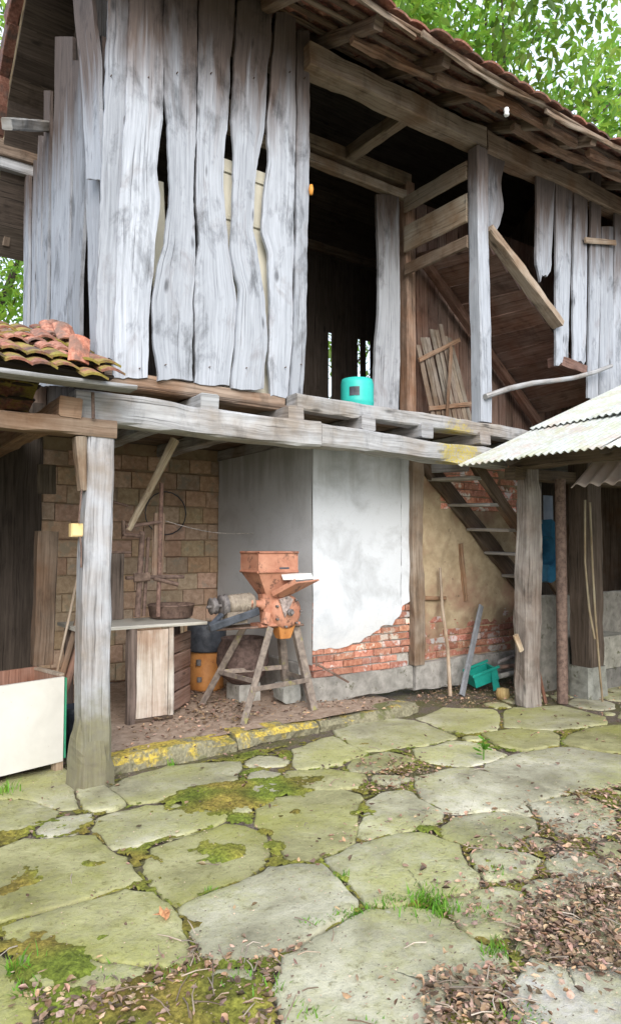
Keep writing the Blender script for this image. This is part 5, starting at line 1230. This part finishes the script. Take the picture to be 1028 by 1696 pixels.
def litter():
    mb = MB()
    for poly, n, keep in LIT:            # crumbled bits between the whole leaves
        for p in sample(poly, int(n * (1.5 if n != 1100 else 5.0))):
            on = on_stone(p)
            if on and n != 1100 and R.random() > keep * .7: continue
            s_ = R.uniform(.002, .009) if n != 1100 else R.uniform(.0015, .0055); a = R.uniform(0, 6.28); z = (.008 if on else -.004) + R.uniform(0, .006); k = R.choice((.35, .7, 1.1, 1.8)) * R.uniform(.8, 1.2)
            mb.add([(p.x + math.cos(a + q * 1.57) * s_ * R.uniform(.5, 1.3), p.y + math.sin(a + q * 1.57) * s_ * R.uniform(.4, 1.0), z + R.uniform(0, .004)) for q in range(4)], [[0, 1, 2, 3]], [[(0, 0)] * 4], (k, k * .95, k * .88))
    for poly, n, keep in LIT:
        for p in sample(poly, n):
            on = on_stone(p)
            if on and R.random() > keep: continue
            dryleaf(mb, p, (.014 if on else .0) + R.uniform(0, .018), R.uniform(.012, .045))
    for poly, n in (([(290, 1140), (400, 1130), (430, 1190), (330, 1200), (250, 1200)], 700), ([(200, 1200), (540, 1150), (690, 1150), (640, 1172), (420, 1205), (200, 1250)], 380), ([(320, 1080), (520, 1080), (520, 1150), (330, 1150)], 300)):
        for p in sample(poly, n, ZP): dryleaf(mb, p, pz(p.x) + R.uniform(0, .02), R.uniform(.02, .05))
    tag(mb.build('leaf_litter', DRY), 'brown dry leaves scattered over the paving', 'leaf litter', kind='stuff')
litter()
def twigs():
    mb = MB()
    for poly, n in ((LIT[1][0], 26), (LIT[3][0], 36), (LIT[0][0], 10), (LIT[2][0], 16), (LIT[10][0], 20)):
        for p in sample(poly, n):
            a = R.uniform(0, 6.28); l = R.uniform(.04, .14); z = R.uniform(.012, .03); d_ = Vector((math.cos(a), math.sin(a), R.uniform(-.06, .1))) * l
            o = Vector((p.x, p.y, z)); k = R.uniform(.5, 1.5); tube(mb, [o, o + d_ * .5 + Vector((R.uniform(-.01, .01), R.uniform(-.01, .01), .006)), o + d_], [.003, .0025, .0015], 5, tint=(k, k, k))
    tag(mb.build('twigs', W_TAN), 'small dry twigs strewn among the fallen leaves', 'twigs', kind='stuff')
twigs()
MP = ((400, 1320, .5, 1.0), (340, 1320, .3, .8), (470, 1300, .3, .7), (530, 1290, .25, .6), (600, 1345, .16, 1.15), (358, 1408, .17, 1.2), (390, 1406, .11, 1.1), (240, 1425, .22, .6), (210, 1480, .25, .8), (40, 1370, .4, .6), (150, 1365, .3, .5), (20, 1470, .2, 1.0),
  (55, 1565, .20, 1.0), (70, 1615, .2, .9), (230, 1590, .15, .5), (350, 1640, .28, .95), (170, 1690, .28, 1.15), (380, 1690, .3, .7), (640, 1420, .2, .4), (820, 1430, .16, 1.05), (560, 1450, .1, .8), (455, 1400, .10, 1.6), (250, 1545, .15, .7), (320, 1530, .13, 1.0), (760, 1550, .16, 1.0),
  (590, 1230, .2, .8), (520, 1255, .2, .9), (615, 1255, .15, .7), (690, 1240, .12, .6), (20, 1330, .3, .6), (720, 1370, .15, .5), (250, 1350, .2, .5), (445, 1378, .1, 1.0), (180, 1545, .1, 1.0), (300, 1275, .2, .4), (110, 1600, .16, 1.2), (560, 1640, .05, 1.0), (705, 1375, .06, 1.4), (490, 1345, .05, 1.3), (150, 1430, .12, .9), (60, 1440, .14, .9))
def moss():
    P2 = [(G(px, py).xy, r_ * .62, a) for px, py, r_, a in MP]
    st_ = .014; x0, x1, y0, y1 = .2, 5.6, 1.5, 4.75; nx, ny = int((x1 - x0) / st_), int((y1 - y0) / st_)
    H = {}; blades = []
    for j in range(ny):
        for i in range(nx):
            x, y = x0 + i * st_, y0 + j * st_; a = 0.0
            for c_, r_, k in P2:
                dx, dy = (x - c_.x) / r_, (y - c_.y) / r_; q = dx * dx + dy * dy
                if q < 4: a += k * max(0, 1 - q / 4) ** 1.5
            st1 = on_stone(Vector((x, y)))
            n_ = nz((x, y, 0), 7) * .6 + nz((x, y, 3), 19) * .5 + nz((x, y, 6), 2.3) * .35 + nz((x, y, 7), 42) * .2
            m = a + n_ - (1.02 if st1 else .32)
            if not st1 and m < .35: m = max(m, .05 + n_ * .9 - .12)
            if m > -.25: H[(i, j)] = (m, st1, x, y)
    vid = {}; vs = []; cs = []
    for (i, j), (m, st1, x, y) in H.items():
        h = max(-.014, min(.020, m * .022)) + (.002 if st1 else -.006) + nz((x, y, 9), 45) * .004
        vid[(i, j)] = len(vs); vs.append((x + nz((x, y, 1), 30) * .004, y + nz((x, y, 2), 30) * .004, h))
        k = .8 + .45 * nz((x, y, 5), 5) + .3 * nz((x, y, 8), 28); b = max(0, min(1, .5 + nz((x, y, 12), 3.5) * 1.3)); cs.append((k * (1.25 - .35 * b), k * (.95 + .15 * b), k * (1.1 - .3 * b)))
        if m > .12 and R.random() < .5: blades.append((x, y, h, k))
    fs = []
    for (i, j) in H:
        q = [(i, j), (i + 1, j), (i + 1, j + 1), (i, j + 1)]
        if all(t in vid for t in q): fs.append([vid[t] for t in q])
    mb = MB(); mb.add(vs, fs, None, cs, True)
    for x, y, h, k in blades:
        for _ in range(2):
            a = R.uniform(0, 6.28); l = R.uniform(.005, .013); w_ = .0022; o = Vector((x + R.uniform(-.007, .007), y + R.uniform(-.007, .007), h - .002)); d_ = Vector((math.cos(a), math.sin(a), 0)); kk = k * R.uniform(.8, 1.7)
            mb.add([o - d_.yx.to_3d() * w_, o + Vector((-d_.y, d_.x, 0)) * w_, o + d_ * l * .5 + Vector((0, 0, l))], [[0, 1, 2]], [[(0, 0)] * 3], (kk, kk * 1.08, kk * .8))
    tag(mb.build('moss', MOSS), 'olive moss growing in the joints of the paving', 'moss', kind='stuff')
moss()
def grass():
    mb = MB()
    def tuft(px, py, r_, n, h, z=0.0):
        c_ = G(px, py, z)
        for _ in range(n):
            o = c_ + Vector((R.gauss(0, r_ * .5), R.gauss(0, r_ * .4), 0)); a = R.uniform(0, 6.28); le = R.uniform(.5, 1.15) * h; bd = Vector((math.cos(a), math.sin(a), 0)); sd_ = Vector((-bd.y, bd.x, 0)); w_ = R.uniform(.0022, .0045)
            k = R.uniform(.7, 1.5); t = (k * R.uniform(.8, 1.3), k, k * .8); o.z = z - .02; l1 = o + bd * le * .18 + Vector((0, 0, le * .6)); l2 = o + bd * le * R.uniform(.4, .75) + Vector((0, 0, le * .9))
            mb.add([o - sd_ * w_, o + sd_ * w_, l1 + sd_ * w_ * .8, l1 - sd_ * w_ * .8, l2], [[0, 1, 2, 3], [3, 2, 4]], [[(0, 0)] * 4, [(0, 0)] * 3], t)
    for i in range(12): t = i / 11; tuft(508 + 150 * t, 1535 - 45 * t, .05, 14 + int(14 * t), .045)
    for a in ((715, 1502, .14, 170, .075), (735, 1515, .06, 50, .07), (695, 1490, .08, 60, .06), (800, 1515, .09, 60, .05), (822, 1580, .06, 60, .07), (770, 1513, .07, 30, .04), (565, 1455, .04, 25, .05), (290, 1612, .10, 60, .05), (320, 1620, .08, 45, .045), (180, 1617, .07, 40, .045), (30, 1610, .06, 40, .09), (45, 1640, .07, 40, .06), (5, 1312, .10, 60, .10), (375, 1625, .08, 40, .05), (440, 1640, .08, 30, .06), (505, 1680, .08, 40, .05), (860, 1680, .06, 30, .05), (845, 1690, .07, 40, .05), (620, 1695, .06, 20, .04), (285, 1265, .03, 20, .06), (345, 1475, .03, 15, .04), (820, 1445, .05, 25, .05), (890, 1680, .06, 25, .04)):
        tuft(*a)
    tag(mb.build('grass', GRASSM), 'bright green grass tufts sprouting between paving stones', 'grass', kind='stuff')
grass()
# the weed in the middle of the yard
q = G(800, 1258, .0); wd = T('young_weed', 'single bright green leafy weed growing from the paving in front of the shed post', 'weed', q)
def weed(mb):
    for i in range(22):
        a = R.uniform(0, 6.28); h = R.uniform(.03, .15); o = q + Vector((R.uniform(-.015, .015), R.uniform(-.015, .015), h)); d_ = Vector((math.cos(a), math.sin(a), R.uniform(.0, .7))).normalized(); s = d_.cross(Vector((0, 0, 1))).normalized(); L_ = R.uniform(.04, .085); w_ = L_ * .28
        mb.add([o, o + d_ * L_ * .4 + s * w_, o + d_ * L_ * .8 + s * w_ * .6, o + d_ * L_ + Vector((0, 0, -.01)), o + d_ * L_ * .8 - s * w_ * .6, o + d_ * L_ * .4 - s * w_], [[0, 1, 2, 3, 4, 5]], [[(0, 0)] * 6], (R.uniform(.9, 1.4),) * 3)
part('leaves', GRASSM, weed, wd)
part('stem', GRASSM, lambda mb: tube(mb, [q - Vector((0, 0, .03)), q + Vector((.005, 0, .08)), q + Vector((0, .005, .16))], [.006, .005, .003], 6), wd)
# dry leaf clump on the front-left stone
q = G(272, 1522, .012); mb = MB()
for i, (a, s) in enumerate(((0.3, .1), (2.0, .085), (3.6, .07))):
    st_ = R.getstate(); dryleaf(mb, q.xy + Vector((math.cos(a), math.sin(a))) * .012, .03 + .01 * i, s)
mb.c = [(1.7, 1.05, .65)] * len(mb.c)
tag(mb.build('fallen_leaf', DRY, base=q), 'curled orange brown leaf lying alone on the mossy stone at lower left', 'leaf')
